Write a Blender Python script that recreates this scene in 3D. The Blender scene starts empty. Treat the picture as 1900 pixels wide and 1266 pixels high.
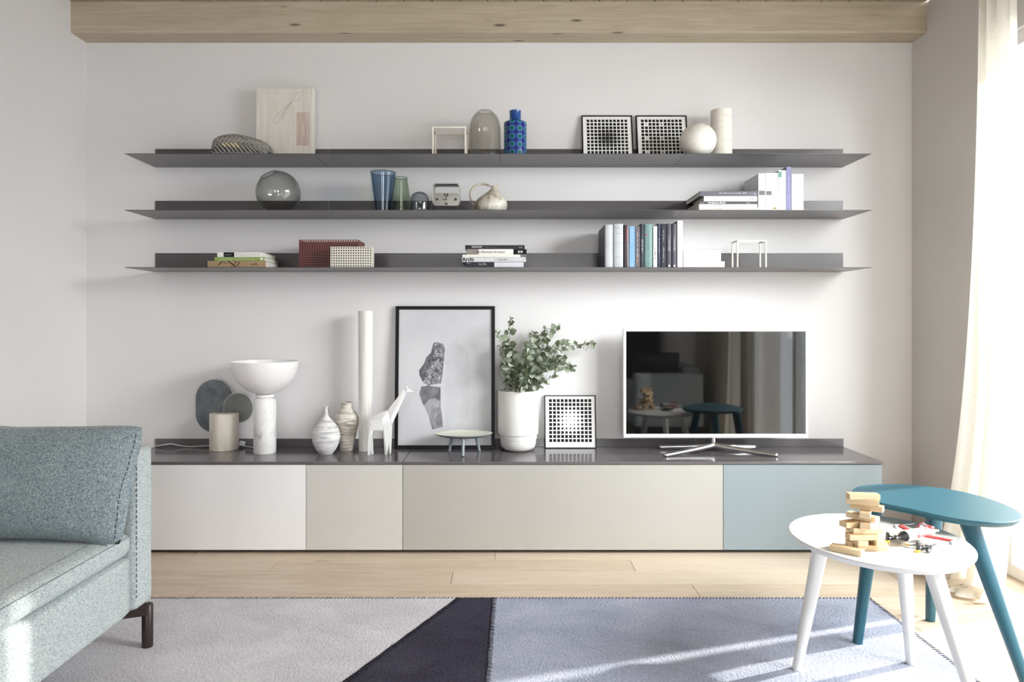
import bpy, bmesh, math, random
import numpy as np
from mathutils import Vector, Matrix, noise
R = math.radians
random.seed(7)
scene = bpy.context.scene
COL = scene.collection

# ------------------------------------------------------------------ camera
F, D, H, VX, VY = 1280.0, 3.606, 1.085, 945.0, 597.0      # focal length (px), wall distance, eye height, principal point
cam_data = bpy.data.cameras.new('camera')
cam_data.sensor_width = 36.0
cam_data.lens = F / 1900 * 36.0
cam_data.shift_x = (950 - VX) / 1900
cam_data.shift_y = -(633 - VY) / 1900
cam_data.clip_start = 0.02
cam = bpy.data.objects.new('camera', cam_data)
cam.location = (0, -D, H)
cam.rotation_euler = (R(90), 0, 0)
COL.objects.link(cam)
scene.camera = cam

# ------------------------------------------------------------------ light and exposure
scene.view_settings.view_transform = 'Standard'
scene.view_settings.look = 'None'
scene.view_settings.gamma = 1.0
scene.view_settings.use_curve_mapping = False
scene.view_settings.exposure = 0.75
scene.cycles.use_denoising = True
scene.cycles.max_bounces = 10
scene.cycles.diffuse_bounces = 5
scene.cycles.transparent_max_bounces = 24
scene.cycles.sample_clamp_indirect = 6.0
scene.cycles.caustics_reflective = False
scene.cycles.caustics_refractive = False

world = bpy.data.worlds.new('sky')
scene.world = world
world.use_nodes = True
wb = world.node_tree.nodes['Background']
wb.inputs[0].default_value = (0.95, 0.97, 1.0, 1)
wb.inputs[1].default_value = 2.6

sd = bpy.data.lights.new('sun', 'SUN')
sd.energy = 7.0
sd.angle = R(1.2)
sd.color = (1.0, 0.95, 0.87)
sun = bpy.data.objects.new('sun', sd)
COL.objects.link(sun)
SUN_AZ, SUN_EL = R(17.5), R(27)
sdir = Vector((-math.cos(SUN_AZ) * math.cos(SUN_EL), -math.sin(SUN_AZ) * math.cos(SUN_EL), -math.sin(SUN_EL)))
sun.rotation_euler = sdir.to_track_quat('-Z', 'Y').to_euler()
sun.location = (5, 1, 4)

def area(name, loc, target, sx, sy, energy, color=(1, 1, 1), spread=180):
    a = bpy.data.lights.new(name, 'AREA')
    a.shape = 'RECTANGLE'; a.size = sx; a.size_y = sy; a.energy = energy; a.color = color; a.spread = R(spread)
    o = bpy.data.objects.new(name, a); COL.objects.link(o)
    o.location = loc
    o.rotation_euler = (Vector(target) - Vector(loc)).to_track_quat('-Z', 'Y').to_euler()
    return o
area('daylight_side_window', (3.5, -2.8, 2.65), (0.7, 0.0, 0.95), 2.4, 1.9, 158, (0.975, 0.985, 1.0), 120)
area('daylight_rear_window_left', (-1.05, -6.5, 1.5), (-1.05, 0, 1.4), 1.1, 1.4, 12, (0.97, 0.98, 1.0))
area('daylight_rear_window_right', (0.75, -6.5, 1.5), (0.75, 0, 1.4), 1.1, 1.4, 30, (0.97, 0.98, 1.0))

# ------------------------------------------------------------------ helpers: pixel to place
def PX(px, Y): return (px - VX) * (Y + D) / F
def PZ(py, Y): return H - (py - VY) * (Y + D) / F
def on_plane(px, py, zp):
    """where the sight line through a pixel meets the horizontal plane z = zp"""
    dep = (H - zp) * F / (py - VY)
    return Vector(((px - VX) * dep / F, dep - D, zp))

# ------------------------------------------------------------------ helpers: materials
def lin(c):
    c = c / 255.0
    return c / 12.92 if c <= 0.04045 else ((c + 0.055) / 1.055) ** 2.4
def rgb(r, g, b): return (lin(r), lin(g), lin(b), 1.0)
MATS = {}
class Mat:
    def __init__(s, name, col=(200, 200, 200), rough=0.5, metal=0.0, spec=0.5):
        s.m = bpy.data.materials.new(name); s.m.use_nodes = True
        s.t = s.m.node_tree; s.n = s.t.nodes; s.l = s.t.links
        s.b = s.n['Principled BSDF']; s.out = s.n['Material Output']
        s.b.inputs['Base Color'].default_value = rgb(*col)
        s.b.inputs['Roughness'].default_value = rough
        s.b.inputs['Metallic'].default_value = metal
        s.b.inputs['Specular IOR Level'].default_value = spec
        s.co = None
        MATS[name] = s.m
    def coord(s, scale=(1, 1, 1), rot=(0, 0, 0), src='Object'):
        tc = s.n.new('ShaderNodeTexCoord'); mp = s.n.new('ShaderNodeMapping')
        mp.inputs['Scale'].default_value = scale; mp.inputs['Rotation'].default_value = rot
        s.l.new(tc.outputs[src], mp.inputs['Vector'])
        return mp.outputs[0]
    def noise(s, scale, detail=4, rough=0.5, vec=None, dist=0.0):
        n = s.n.new('ShaderNodeTexNoise')
        n.inputs['Scale'].default_value = scale; n.inputs['Detail'].default_value = detail
        n.inputs['Roughness'].default_value = rough; n.inputs['Distortion'].default_value = dist
        s.l.new(vec if vec is not None else s.coord(), n.inputs['Vector'])
        return n.outputs['Fac']
    def wave(s, scale, dist=2.0, vec=None, dire='X', detail=2, dscale=1.0):
        n = s.n.new('ShaderNodeTexWave'); n.bands_direction = dire
        n.inputs['Scale'].default_value = scale; n.inputs['Distortion'].default_value = dist
        n.inputs['Detail'].default_value = detail; n.inputs['Detail Scale'].default_value = dscale
        s.l.new(vec if vec is not None else s.coord(), n.inputs['Vector'])
        return n.outputs['Fac']
    def voronoi(s, scale, vec=None, out='Distance'):
        n = s.n.new('ShaderNodeTexVoronoi'); n.inputs['Scale'].default_value = scale
        s.l.new(vec if vec is not None else s.coord(), n.inputs['Vector'])
        return n.outputs[out]
    def ramp(s, fac, stops):
        r = s.n.new('ShaderNodeValToRGB'); e = r.color_ramp.elements
        while len(e) < len(stops): e.new(0.5)
        for k, (p, c) in enumerate(stops):
            e[k].position = p; e[k].color = rgb(*c)
        s.l.new(fac, r.inputs[0]); return r.outputs[0]
    def mix(s, fac, a, b, mode='MIX'):
        m = s.n.new('ShaderNodeMix'); m.data_type = 'RGBA'; m.blend_type = mode
        for sock, v in ((m.inputs[0], fac), (m.inputs[6], a), (m.inputs[7], b)):
            if isinstance(v, (int, float)): sock.default_value = v
            elif isinstance(v, tuple): sock.default_value = v
            else: s.l.new(v, sock)
        return m.outputs[2]
    def color(s, sock): s.l.new(sock, s.b.inputs['Base Color']); return s
    def bump(s, h, strength=0.3, dist=0.01):
        b = s.n.new('ShaderNodeBump'); b.inputs['Strength'].default_value = strength
        b.inputs['Distance'].default_value = dist
        s.l.new(h, b.inputs['Height']); s.l.new(b.outputs[0], s.b.inputs['Normal']); return s
    def coat(s, w, r=0.1):
        s.b.inputs['Coat Weight'].default_value = w; s.b.inputs['Coat Roughness'].default_value = r; return s

def plain(name, col, rough=0.5, metal=0.0, spec=0.5, var=0.05, scale=9.0, bump=0.0):
    """single-colour surface with a very slight mottling"""
    m = Mat(name, col, rough, metal, spec)
    f = m.noise(scale, 3)
    lo = tuple(max(0, c * (1 - var)) for c in col); hi = tuple(min(255, c * (1 + var * 0.6)) for c in col)
    m.color(m.ramp(f, [(0.3, lo), (0.7, hi)]))
    if bump: m.bump(m.noise(scale * 14, 3), bump, 0.003)
    return m.m

def glass(name, tint, edge, ior=1.5, gloss=1.0):
    """thin tinted glass: what passes is tinted, more so where the wall is seen edge-on"""
    m = Mat(name)
    m.n.remove(m.b)
    lw = m.n.new('ShaderNodeLayerWeight'); lw.inputs['Blend'].default_value = 0.25
    def q(c): return tuple([v ** 0.25 for v in rgb(*c)[:3]] + [1.0])      # tints are for the whole vessel; each surface takes its share
    c = m.mix(lw.outputs['Facing'], q(tint), q(edge))
    tr = m.n.new('ShaderNodeBsdfTransparent'); m.l.new(c, tr.inputs[0])
    gl = m.n.new('ShaderNodeBsdfGlossy'); gl.inputs['Roughness'].default_value = 0.015
    gl.inputs[0].default_value = (gloss, gloss, gloss, 1)
    l2 = m.n.new('ShaderNodeLayerWeight'); l2.inputs['Blend'].default_value = 0.5
    pw = m.n.new('ShaderNodeMath'); pw.operation = 'POWER'; pw.inputs[1].default_value = 4.5; m.l.new(l2.outputs['Facing'], pw.inputs[0])
    fr = m.n.new('ShaderNodeMath'); fr.operation = 'MULTIPLY_ADD'; fr.inputs[1].default_value = 0.55; fr.inputs[2].default_value = 0.035; m.l.new(pw.outputs[0], fr.inputs[0])
    mx = m.n.new('ShaderNodeMixShader')
    m.l.new(fr.outputs[0], mx.inputs[0]); m.l.new(tr.outputs[0], mx.inputs[1]); m.l.new(gl.outputs[0], mx.inputs[2])
    m.l.new(mx.outputs[0], m.out.inputs[0])
    return m.m

# room surfaces
m = Mat('plaster', (232, 230, 230), 0.9, spec=0.15)
m.color(m.ramp(m.noise(1.3, 3), [(0.3, (226, 224, 224)), (0.7, (230, 228, 228))])).bump(m.noise(60, 4), 0.06, 0.004)
M_WALL = m.m
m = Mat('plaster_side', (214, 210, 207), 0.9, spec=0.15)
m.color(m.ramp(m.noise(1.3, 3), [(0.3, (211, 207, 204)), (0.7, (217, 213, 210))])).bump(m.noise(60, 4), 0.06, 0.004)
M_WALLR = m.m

def wood_beam(name, a, b, c, knots=True, stretch=(0.5, 6, 6)):
    m = Mat(name, b, 0.65, spec=0.25)
    v = m.coord(stretch)
    f = m.noise(5, 8, 0.6, v, 0.6)
    base = m.ramp(f, [(0.3, a), (0.5, b), (0.7, c)])
    g = m.noise(60, 3, 0.5, m.coord((0.12, 3, 3)))
    base = m.mix(0.25, base, m.ramp(g, [(0.35, a), (0.65, c)]))
    if knots:
        k = m.voronoi(1.0, m.coord((3.4, 15, 15)))
        km = m.ramp(k, [(0.06, (255, 255, 255)), (0.14, (0, 0, 0))])
        base = m.mix(km, base, rgb(112, 100, 84))
    m.color(base).bump(f, 0.08, 0.003)
    return m.m
M_BEAM = wood_beam('whitewashed_pine', (172, 159, 137), (189, 176, 153), (202, 190, 169))
M_CEIL = wood_beam('ceiling_boards', (150, 140, 122), (168, 157, 138), (184, 173, 154), False, (6, 0.5, 6))

m = Mat('oak_planks', (205, 184, 158), 0.42, spec=0.35)
at = m.n.new('ShaderNodeAttribute'); at.attribute_name = 'tone'
v = m.coord((1, 1, 1))
add = m.n.new('ShaderNodeVectorMath'); add.operation = 'ADD'
sc_ = m.n.new('ShaderNodeVectorMath'); sc_.operation = 'SCALE'; sc_.inputs[3].default_value = 37.0
m.l.new(at.outputs['Color'], sc_.inputs[0]); m.l.new(v, add.inputs[0]); m.l.new(sc_.outputs[0], add.inputs[1])
mp = m.n.new('ShaderNodeMapping'); mp.inputs['Scale'].default_value = (0.9, 9, 1); m.l.new(add.outputs[0], mp.inputs[0])
f = m.noise(3.2, 8, 0.62, mp.outputs[0], 1.2)
c1 = m.ramp(f, [(0.28, (188, 165, 141)), (0.5, (206, 186, 164)), (0.72, (217, 200, 180))])
mp2 = m.n.new('ShaderNodeMapping'); mp2.inputs['Scale'].default_value = (1.6, 60, 1); m.l.new(add.outputs[0], mp2.inputs[0])
f2 = m.noise(4, 5, 0.7, mp2.outputs[0])
c2 = m.mix(0.22, c1, m.ramp(f2, [(0.35, (170, 146, 120)), (0.6, (222, 205, 184))]))
c3 = m.mix(at.outputs['Fac'], c2, m.mix(0.5, c2, rgb(226, 210, 192)))
kn = m.voronoi(1.0, m.coord((1.1, 5, 1)))
c3 = m.mix(m.ramp(kn, [(0.02, (255, 255, 255)), (0.06, (0, 0, 0))]), c3, rgb(150, 124, 98))
m.color(c3).bump(f2, 0.05, 0.002)
M_FLOOR = m.m
M_GAP = plain('plank_gap', (70, 56, 42), 0.9)
M_TRIM = plain('white_lacquer', (238, 238, 236), 0.35, var=0.01)
M_PANE = glass('window_glass', (250, 252, 252), (225, 235, 235))

# joinery
def lacquer(name, col, rough=0.38, spec=0.4):
    return plain(name, col, rough, spec=spec, var=0.015, scale=2.0)
m = Mat('dark_lacquered_metal', (88, 83, 84), 0.28, spec=0.5)
m.color(m.ramp(m.noise(2.5, 3), [(0.3, (80, 75, 76)), (0.7, (86, 81, 82))])).bump(m.noise(500, 2), 0.02, 0.001)
M_SHELF = m.m
m = Mat('satin_grey_lacquer', (84, 79, 82), 0.13, spec=0.6)
m.color(m.ramp(m.noise(2.5, 3), [(0.3, (98, 93, 96)), (0.7, (104, 99, 102))]))
M_TOP = m.m
M_FRONT_W = lacquer('white_matt_front', (238, 237, 238))
M_FRONT_B = lacquer('pale_sand_front', (204, 202, 197))
M_FRONT_T = lacquer('greige_front', (176, 173, 167))
M_FRONT_G = lacquer('grey_blue_front', (138, 149, 154))
M_DARK = plain('dark_plinth', (38, 36, 35), 0.6)
M_CARC = plain('grey_carcass', (96, 92, 92), 0.5)

# ------------------------------------------------------------------ helpers: meshes
def link(o, parent=None):
    COL.objects.link(o)
    if parent is not None: o.parent = parent
    return o
def finish(name, bm, mats, parent=None, smooth=False, angle=40, loc=None, rot=None):
    bmesh.ops.recalc_face_normals(bm, faces=bm.faces[:]) if bm.faces else None
    me = bpy.data.meshes.new(name)
    bm.to_mesh(me); bm.free()
    if not isinstance(mats, (list, tuple)): mats = [mats]
    for mm in mats: me.materials.append(mm)
    if smooth:
        me.polygons.foreach_set('use_smooth', [True] * len(me.polygons))
        if angle < 180: me.set_sharp_from_angle(angle=R(angle))
    o = bpy.data.objects.new(name, me)
    link(o, parent)
    if loc is not None: o.location = loc
    if rot is not None: o.rotation_euler = rot
    return o
def thing(name, label, cat, loc=(0, 0, 0), rz=0.0, group=None, rot=None):
    o = bpy.data.objects.new(name, None); o.empty_display_size = 0.05
    o.location = loc; o.rotation_euler = rot if rot else (0, 0, rz)
    link(o); return tag(o, label, cat, group)
def tag(o, label, cat, group=None):
    o['label'] = label; o['category'] = cat
    if group: o['group'] = group
    return o
def struct(o): o['kind'] = 'structure'; return o
def BM(): return bmesh.new()
def merge(bm, tmp, mat=None, mi=None):
    """append tmp into bm"""
    if mat is not None: bmesh.ops.transform(tmp, matrix=mat, verts=tmp.verts[:])
    if mi is not None:
        for f in tmp.faces: f.material_index = mi
    me = bpy.data.meshes.new('tmp'); tmp.to_mesh(me); tmp.free()
    bm.from_mesh(me); bpy.data.meshes.remove(me)
    return bm
def box(bm, x0, x1, y0, y1, z0, z1, mi=0, bev=0.0, seg=2, mat=None):
    t = BM()
    bmesh.ops.create_cube(t, size=1.0)
    for v in t.verts:
        v.co = Vector(((x0 + x1) / 2 + v.co.x * (x1 - x0), (y0 + y1) / 2 + v.co.y * (y1 - y0), (z0 + z1) / 2 + v.co.z * (z1 - z0)))
    if bev > 0:
        bmesh.ops.bevel(t, geom=t.edges[:], offset=bev, segments=seg, profile=0.5, affect='EDGES')
    return merge(bm, t, mat, mi)
def lathe(bm, prof, seg=48, c=(0, 0, 0), mi=0, closed=False, mat=None):
    t = BM(); rings = []
    for (r, z) in prof:
        if r < 1e-6: rings.append([t.verts.new((0, 0, z))])
        else: rings.append([t.verts.new((r * math.cos(2 * math.pi * k / seg), r * math.sin(2 * math.pi * k / seg), z)) for k in range(seg)])
    prs = list(zip(rings[:-1], rings[1:]))
    if closed: prs.append((rings[-1], rings[0]))
    for a, b in prs:
        if len(a) == 1 and len(b) == 1: continue
        for k in range(seg):
            k2 = (k + 1) % seg
            if len(a) == 1: t.faces.new((a[0], b[k], b[k2]))
            elif len(b) == 1: t.faces.new((a[k], b[0], a[k2]))
            else: t.faces.new((a[k], b[k], b[k2], a[k2]))
    m4 = Matrix.Translation(Vector(c))
    if mat is not None: m4 = mat @ m4
    return merge(bm, t, m4, mi)
def bar(bm, a, b, r0, r1=None, seg=16, mi=0, cap=True, flat=1.0):
    a = Vector(a); b = Vector(b); r1 = r0 if r1 is None else r1
    d = b - a; L = d.length
    t = BM()
    q = d.to_track_quat('Z', 'Y').to_matrix().to_4x4()
    prof = [(0, 0), (r0, 0), (r1, L), (0, L)] if cap else [(r0, 0), (r1, L)]
    return lathe(bm, prof, seg, mi=mi, mat=Matrix.Translation(a) @ q @ Matrix.Diagonal((flat, 1, 1, 1)))
def tube(bm, pts, r, seg=10, mi=0, cyc=False, radii=None):
    pts = [Vector(p) for p in pts]; n = len(pts); t = BM(); rings = []
    up = Vector((0, 0, 1)); prevx = None
    for i, p in enumerate(pts):
        if cyc: d = pts[(i + 1) % n] - pts[i - 1]
        else: d = pts[min(i + 1, n - 1)] - pts[max(i - 1, 0)]
        d.normalize()
        x = prevx - d * prevx.dot(d) if prevx is not None else d.cross(up)
        if x.length < 1e-4: x = d.cross(Vector((0, 1, 0)))
        x.normalize(); y = d.cross(x); prevx = x
        rr = radii[i] if radii else r
        rings.append([t.verts.new(p + x * rr * math.cos(2 * math.pi * k / seg) + y * rr * math.sin(2 * math.pi * k / seg)) for k in range(seg)])
    prs = list(zip(rings[:-1], rings[1:])) + ([(rings[-1], rings[0])] if cyc else [])
    for a, b in prs:
        for k in range(seg): t.faces.new((a[k], a[(k + 1) % seg], b[(k + 1) % seg], b[k]))
    if not cyc: t.faces.new(rings[0]); t.faces.new(rings[-1])
    return merge(bm, t, None, mi)
def spline(ctrl, n=10, cyc=False):
    P = [Vector(p) for p in ctrl]; out = []; m_ = len(P)
    rng = range(m_) if cyc else range(m_ - 1)
    for i in rng:
        if cyc: p0, p1, p2, p3 = P[i - 1], P[i], P[(i + 1) % m_], P[(i + 2) % m_]
        else: p0, p1, p2, p3 = P[max(i - 1, 0)], P[i], P[i + 1], P[min(i + 2, m_ - 1)]
        for k in range(n):
            t = k / n
            out.append(0.5 * ((2 * p1) + (-p0 + p2) * t + (2 * p0 - 5 * p1 + 4 * p2 - p3) * t * t + (-p0 + 3 * p1 - 3 * p2 + p3) * t ** 3))
    if not cyc: out.append(P[-1])
    return out
def prism(bm, poly, axis, a, b, mi=0, bev=0.0, mat=None):
    """poly = 2D outline; axis 'y': points are (x,z) extruded y from a to b; axis 'z': points are (x,y)"""
    t = BM()
    def P3(p, h): return (p[0], h, p[1]) if axis == 'y' else ((p[0], p[1], h) if axis == 'z' else (h, p[0], p[1]))
    lo = [t.verts.new(P3(p, a)) for p in poly]; hi = [t.verts.new(P3(p, b)) for p in poly]
    n = len(poly)
    f0 = t.faces.new(lo[::-1]); f1 = t.faces.new(hi)
    for k in range(n): t.faces.new((lo[k], lo[(k + 1) % n], hi[(k + 1) % n], hi[k]))
    if bev > 0:
        bmesh.ops.recalc_face_normals(t, faces=t.faces[:])
        ed = [e for e in t.edges if (f0 in e.link_faces or f1 in e.link_faces)]
        bmesh.ops.bevel(t, geom=ed, offset=bev, segments=2, profile=0.5, affect='EDGES')
    return merge(bm, t, mat, mi)
def smooth_prof(prof, n=6):
    return [(max(0, p.x), max(0, p.y)) for p in spline([(r, z, 0) for r, z in prof], n)]
def vessel(prof, thick=0.003, n=6):
    """outer profile bottom to top -> closed-wall profile with an inside"""
    o = smooth_prof(prof, n)
    inner = [(max(0.0005, r - thick), z) for r, z in o if z > o[0][1] + thick]
    inner = inner[::-1]
    inner[0] = (max(0.0005, o[-1][0] - thick), o[-1][1])
    return [(0, o[0][1])] + o + [((o[-1][0] + inner[0][0]) / 2, o[-1][1] + thick * 0.3)] + inner + [(0, inner[-1][1])]

DEPS = None
def text_mesh(body, w, h, bold=0.0):
    """lettering as a flat mesh centred on the origin in the XZ plane, facing -Y"""
    cu = bpy.data.curves.new('lettering', 'FONT'); cu.body = body; cu.size = 1.0; cu.extrude = 0.0; cu.offset = bold
    cu.resolution_u = 3
    o = bpy.data.objects.new('lettering', cu); COL.objects.link(o)
    bpy.context.view_layer.update()
    dg = bpy.context.evaluated_depsgraph_get()
    me = bpy.data.meshes.new_from_object(o.evaluated_get(dg))
    bpy.data.objects.remove(o); bpy.data.curves.remove(cu)
    t = BM(); t.from_mesh(me); bpy.data.meshes.remove(me)
    xs = [v.co.x for v in t.verts]; ys = [v.co.y for v in t.verts]
    cx, cy, W, Hh = (min(xs) + max(xs)) / 2, (min(ys) + max(ys)) / 2, max(xs) - min(xs), max(ys) - min(ys)
    sx, sy = w / W, h / Hh
    for v in t.verts: v.co = Vector(((v.co.x - cx) * sx, 0, (v.co.y - cy) * sy))
    return t
def lettering(body, w, h, cx, y, cz, mat, parent, vertical=False, name='lettering', bold=0.0):
    """flat lettering just proud of a face that looks to -Y"""
    bm = BM()
    t = text_mesh(body, w, h, bold)
    mt = Matrix.Translation((cx, y, cz))
    if vertical: mt = mt @ Matrix.Rotation(R(90), 4, 'Y')
    merge(bm, t, mt)
    return finish(name, bm, mat, parent)

# ================================================================== ROOM
XL, XR, ZC, YB = -2.21, 2.104, 2.697, -6.35
bm = BM(); box(bm, XL - 0.15, XR + 0.35, 0, 0.15, -0.1, ZC + 0.1); struct(finish('wall_back', bm, M_WALL))
bm = BM(); box(bm, XL - 0.15, XL, YB - 0.15, 0, -0.1, ZC + 0.1); struct(finish('wall_left', bm, M_WALL))
# right wall, 30 cm thick reveal with a tall opening
WY0, WY1, WZ1 = -2.75, -0.62, 2.30
bm = BM(); T = 0.28
box(bm, XR, XR + T, WY1, 0, 0, ZC); box(bm, XR, XR + T, YB, WY0, 0, ZC); box(bm, XR, XR + T, WY0, WY1, WZ1, ZC)
struct(finish('wall_right', bm, M_WALLR))
# wall behind the viewer, with two windows
bm = BM()
RW = [(-1.6, -0.5), (0.2, 1.3)]; rz0, rz1 = 0.8, 2.2
box(bm, XL, XR, YB - 0.15, YB, 0, rz0); box(bm, XL, XR, YB - 0.15, YB, rz1, ZC)
for a, b in ((XL, -1.6), (-0.5, 0.2), (1.3, XR)): box(bm, a, b, YB - 0.15, YB, rz0, rz1)
struct(finish('wall_front', bm, plain('dark_grey_paint', (92, 90, 90), 0.9)))
def window(name, axis, a0, a1, z0, z1, c, stiles):
    """white framed window; axis 'y' lies in a wall of constant x = c, axis 'x' in a wall of constant y = c"""
    root = bpy.data.objects.new(name, None); link(root); struct(root)
    def bx(bm, p0, p1, q0, q1, t0=-0.03, t1=0.03, bev=0.004):
        if axis == 'y': box(bm, c + t0, c + t1, p0, p1, q0, q1, 0, bev)
        else: box(bm, p0, p1, c + t0, c + t1, q0, q1, 0, bev)
    bm = BM(); w = 0.055
    bx(bm, a0, a1, z0, z0 + w); bx(bm, a0, a1, z1 - w, z1); bx(bm, a0, a0 + w, z0 + w, z1 - w); bx(bm, a1 - w, a1, z0 + w, z1 - w)
    for s in stiles: bx(bm, s - w / 2, s + w / 2, z0 + w, z1 - w)
    finish('window_frame', bm, M_TRIM, root)
    ed = [a0 + w] + [k for s in stiles for k in (s - w / 2, s + w / 2)] + [a1 - w]
    for k in range(0, len(ed), 2):
        bm = BM(); bx(bm, ed[k], ed[k + 1], z0 + w, z1 - w, -0.003, 0.003, 0)
        finish('pane', bm, M_PANE, root)
    return root
window('window_1', 'y', WY0, WY1, 0.0, WZ1, XR + 0.06, [-0.93, -1.86])
window('window_2', 'x', RW[0][0], RW[0][1], rz0, rz1, YB - 0.06, [])
window('window_3', 'x', RW[1][0], RW[1][1], rz0, rz1, YB - 0.06, [])
# ceiling boards running away from the beam
bm = BM(); xx = XL
while xx < XR:
    x2 = min(xx + 0.14, XR)
    box(bm, xx + 0.0015, x2 - 0.0015, YB, 0, ZC, ZC + 0.03, 0, 0.004, 1); xx += 0.14
box(bm, XL, XR, YB, 0, ZC + 0.03, ZC + 0.05)
struct(finish('ceiling', bm, M_CEIL))
# beam along the top of the wall: slight chamfer on its lower edge
bm = BM(); yb = -0.131; zb = 2.543
prism(bm, [(0, zb), (yb + 0.006, zb), (yb, zb + 0.006), (yb, ZC), (0, ZC)], 'x', XL, XR)
struct(finish('trim_1', bm, M_BEAM))

# plank floor: every board its own block in one mesh, tone per board
bm = BM(); tone = bm.loops.layers.color.new('tone')
rows = []; PW = 0.147; z_line = 3.145
def board(x0, x1, y0, y1):
    t = BM(); bmesh.ops.create_cube(t, size=1.0)
    g = 0.0009
    for v in t.verts: v.co = Vector(((x0 + x1) / 2 + v.co.x * (x1 - x0 - 2 * g), (y0 + y1) / 2 + v.co.y * (y1 - y0 - 2 * g), -0.01 + v.co.z * 0.02))
    up = [e for e in t.edges if all(v.co.z > -0.005 for v in e.verts)]
    bmesh.ops.bevel(t, geom=up, offset=0.0005, segments=1, affect='EDGES')
    lay = t.loops.layers.color.new('tone'); c = random.random()
    for f in t.faces:
        for l in f.loops: l[lay] = (c, c, c, 1)
    merge(bm, t)
known = {0: [-1.46, -0.066], 1: [-1.047, 0.549], 2: [-0.243, 1.632], 3: [-1.253, 0.753], 4: [-0.6, 1.35], 5: [-1.6, 1.442]}
k = -3
while True:
    ytop = (z_line + PW) - k * PW - D; ybot = ytop - PW
    if ybot < YB: break
    y1 = min(ytop, 0)
    if y1 > ybot:
        js = known.get(k)
        if js is None:
            o = random.uniform(0, 1.6); js = [XL + o + 1.7 * q for q in range(3)]
        xs = [XL] + [j for j in js if XL + 0.1 < j < XR - 0.1] + [XR + 0.3]
        for a, b in zip(xs[:-1], xs[1:]): board(a, b, ybot, y1)
    k += 1
fl = finish('floor', bm, M_FLOOR); struct(fl)
bm = BM(); box(bm, XL - 0.15, XR + 0.35, YB - 0.15, 0.0, -0.06, -0.0205); struct(finish('trim_2', bm, M_GAP))

# ================================================================== WALL SHELVES
SH_Y = -0.2887
SHELF_Z = [1.894, 1.623, 1.347]        # top surface
BACK_TOP = [PZ(277, 0), PZ(373, 0), PZ(470, 0)]
XS = [-1.850, -0.943, -0.045, 0.852, 1.743]
row_n = ['top', 'middle', 'bottom']; seg_n = ['leftmost', 'second from left', 'second from right', 'rightmost']
for r_ in range(3):
    for s_ in range(4):
        x0, x1 = XS[s_] + 0.0008, XS[s_ + 1] - 0.0008
        zt = SHELF_Z[r_]
        root = thing('wall_shelf', 'thin dark grey metal shelf, %s length of the %s row on the wall' % (seg_n[s_], row_n[r_]), 'shelf',
                     ((x0 + x1) / 2, 0, zt), group='dark grey metal wall shelves')
        w = (x1 - x0) / 2
        bm = BM(); box(bm, -w, w, SH_Y, -0.001, -0.003, 0, 0, 0.0006, 1); finish('shelf_board', bm, M_SHELF, root)
        bm = BM(); box(bm, -w, w, -0.005, -0.0005, 0.0002, BACK_TOP[r_] - zt, 0, 0.0006, 1); finish('back_lip', bm, M_SHELF, root)

# ================================================================== LOW CABINETS
CY = -0.3864; CT = 0.4315
def cabinet(x0, x1, mat, label):
    root = thing('low_cabinet', label, 'cabinet', ((x0 + x1) / 2, 0, 0), group='handleless low cabinets')
    w = (x1 - x0) / 2
    bm = BM(); box(bm, -w, w, CY + 0.021, -0.002, 0.018, CT - 0.0125, 0, 0.001, 1)
    finish('body', bm, M_CARC, root)
    bm = BM(); box(bm, -w + 0.0012, w - 0.0012, CY, CY + 0.02, 0.0185, CT - 0.0155, 0, 0.0012, 2)
    finish('door', bm, mat, root)
    bm = BM(); box(bm, -w, w, CY + 0.045, -0.01, 0.0, 0.0178); finish('plinth', bm, M_DARK, root)
XC = [-1.848, -0.9495, -0.498, 0.9985, 1.7405]
cabinet(XC[0], XC[1], M_FRONT_W, 'low cabinet with a plain white front, beside the sofa')
cabinet(XC[1], XC[2], M_FRONT_B, 'narrow low cabinet with a pale sand front, right of the white one')
cabinet(XC[2], XC[3], M_FRONT_T, 'widest low cabinet, greige front, in the middle of the row')
cabinet(XC[3], XC[4], M_FRONT_G, 'low cabinet with a grey-blue front behind the side tables')
for a, b, lb in ((XC[0], XC[2] - 0.0008, 'left part of the dark grey worktop, under the lamp and giraffe'),
                 (XC[2] + 0.0008, XC[4] + 0.004, 'right part of the dark grey worktop, under the television')):
    root = thing('worktop', lb, 'worktop', ((a + b) / 2, 0, CT), group='dark grey worktops')
    w = (b - a) / 2
    bm = BM(); box(bm, -w, w, CY - 0.004, -0.001, -0.012, 0, 0, 0.0015, 2); finish('top_panel', bm, M_TOP, root)
    wr = w if b < 1 else w - 0.0
    bm = BM(); box(bm, -w, wr, -0.006, -0.001, 0.0002, PZ(814, 0) - CT, 0, 0.0008, 1); finish('back_lip', bm, M_TOP, root)

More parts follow.
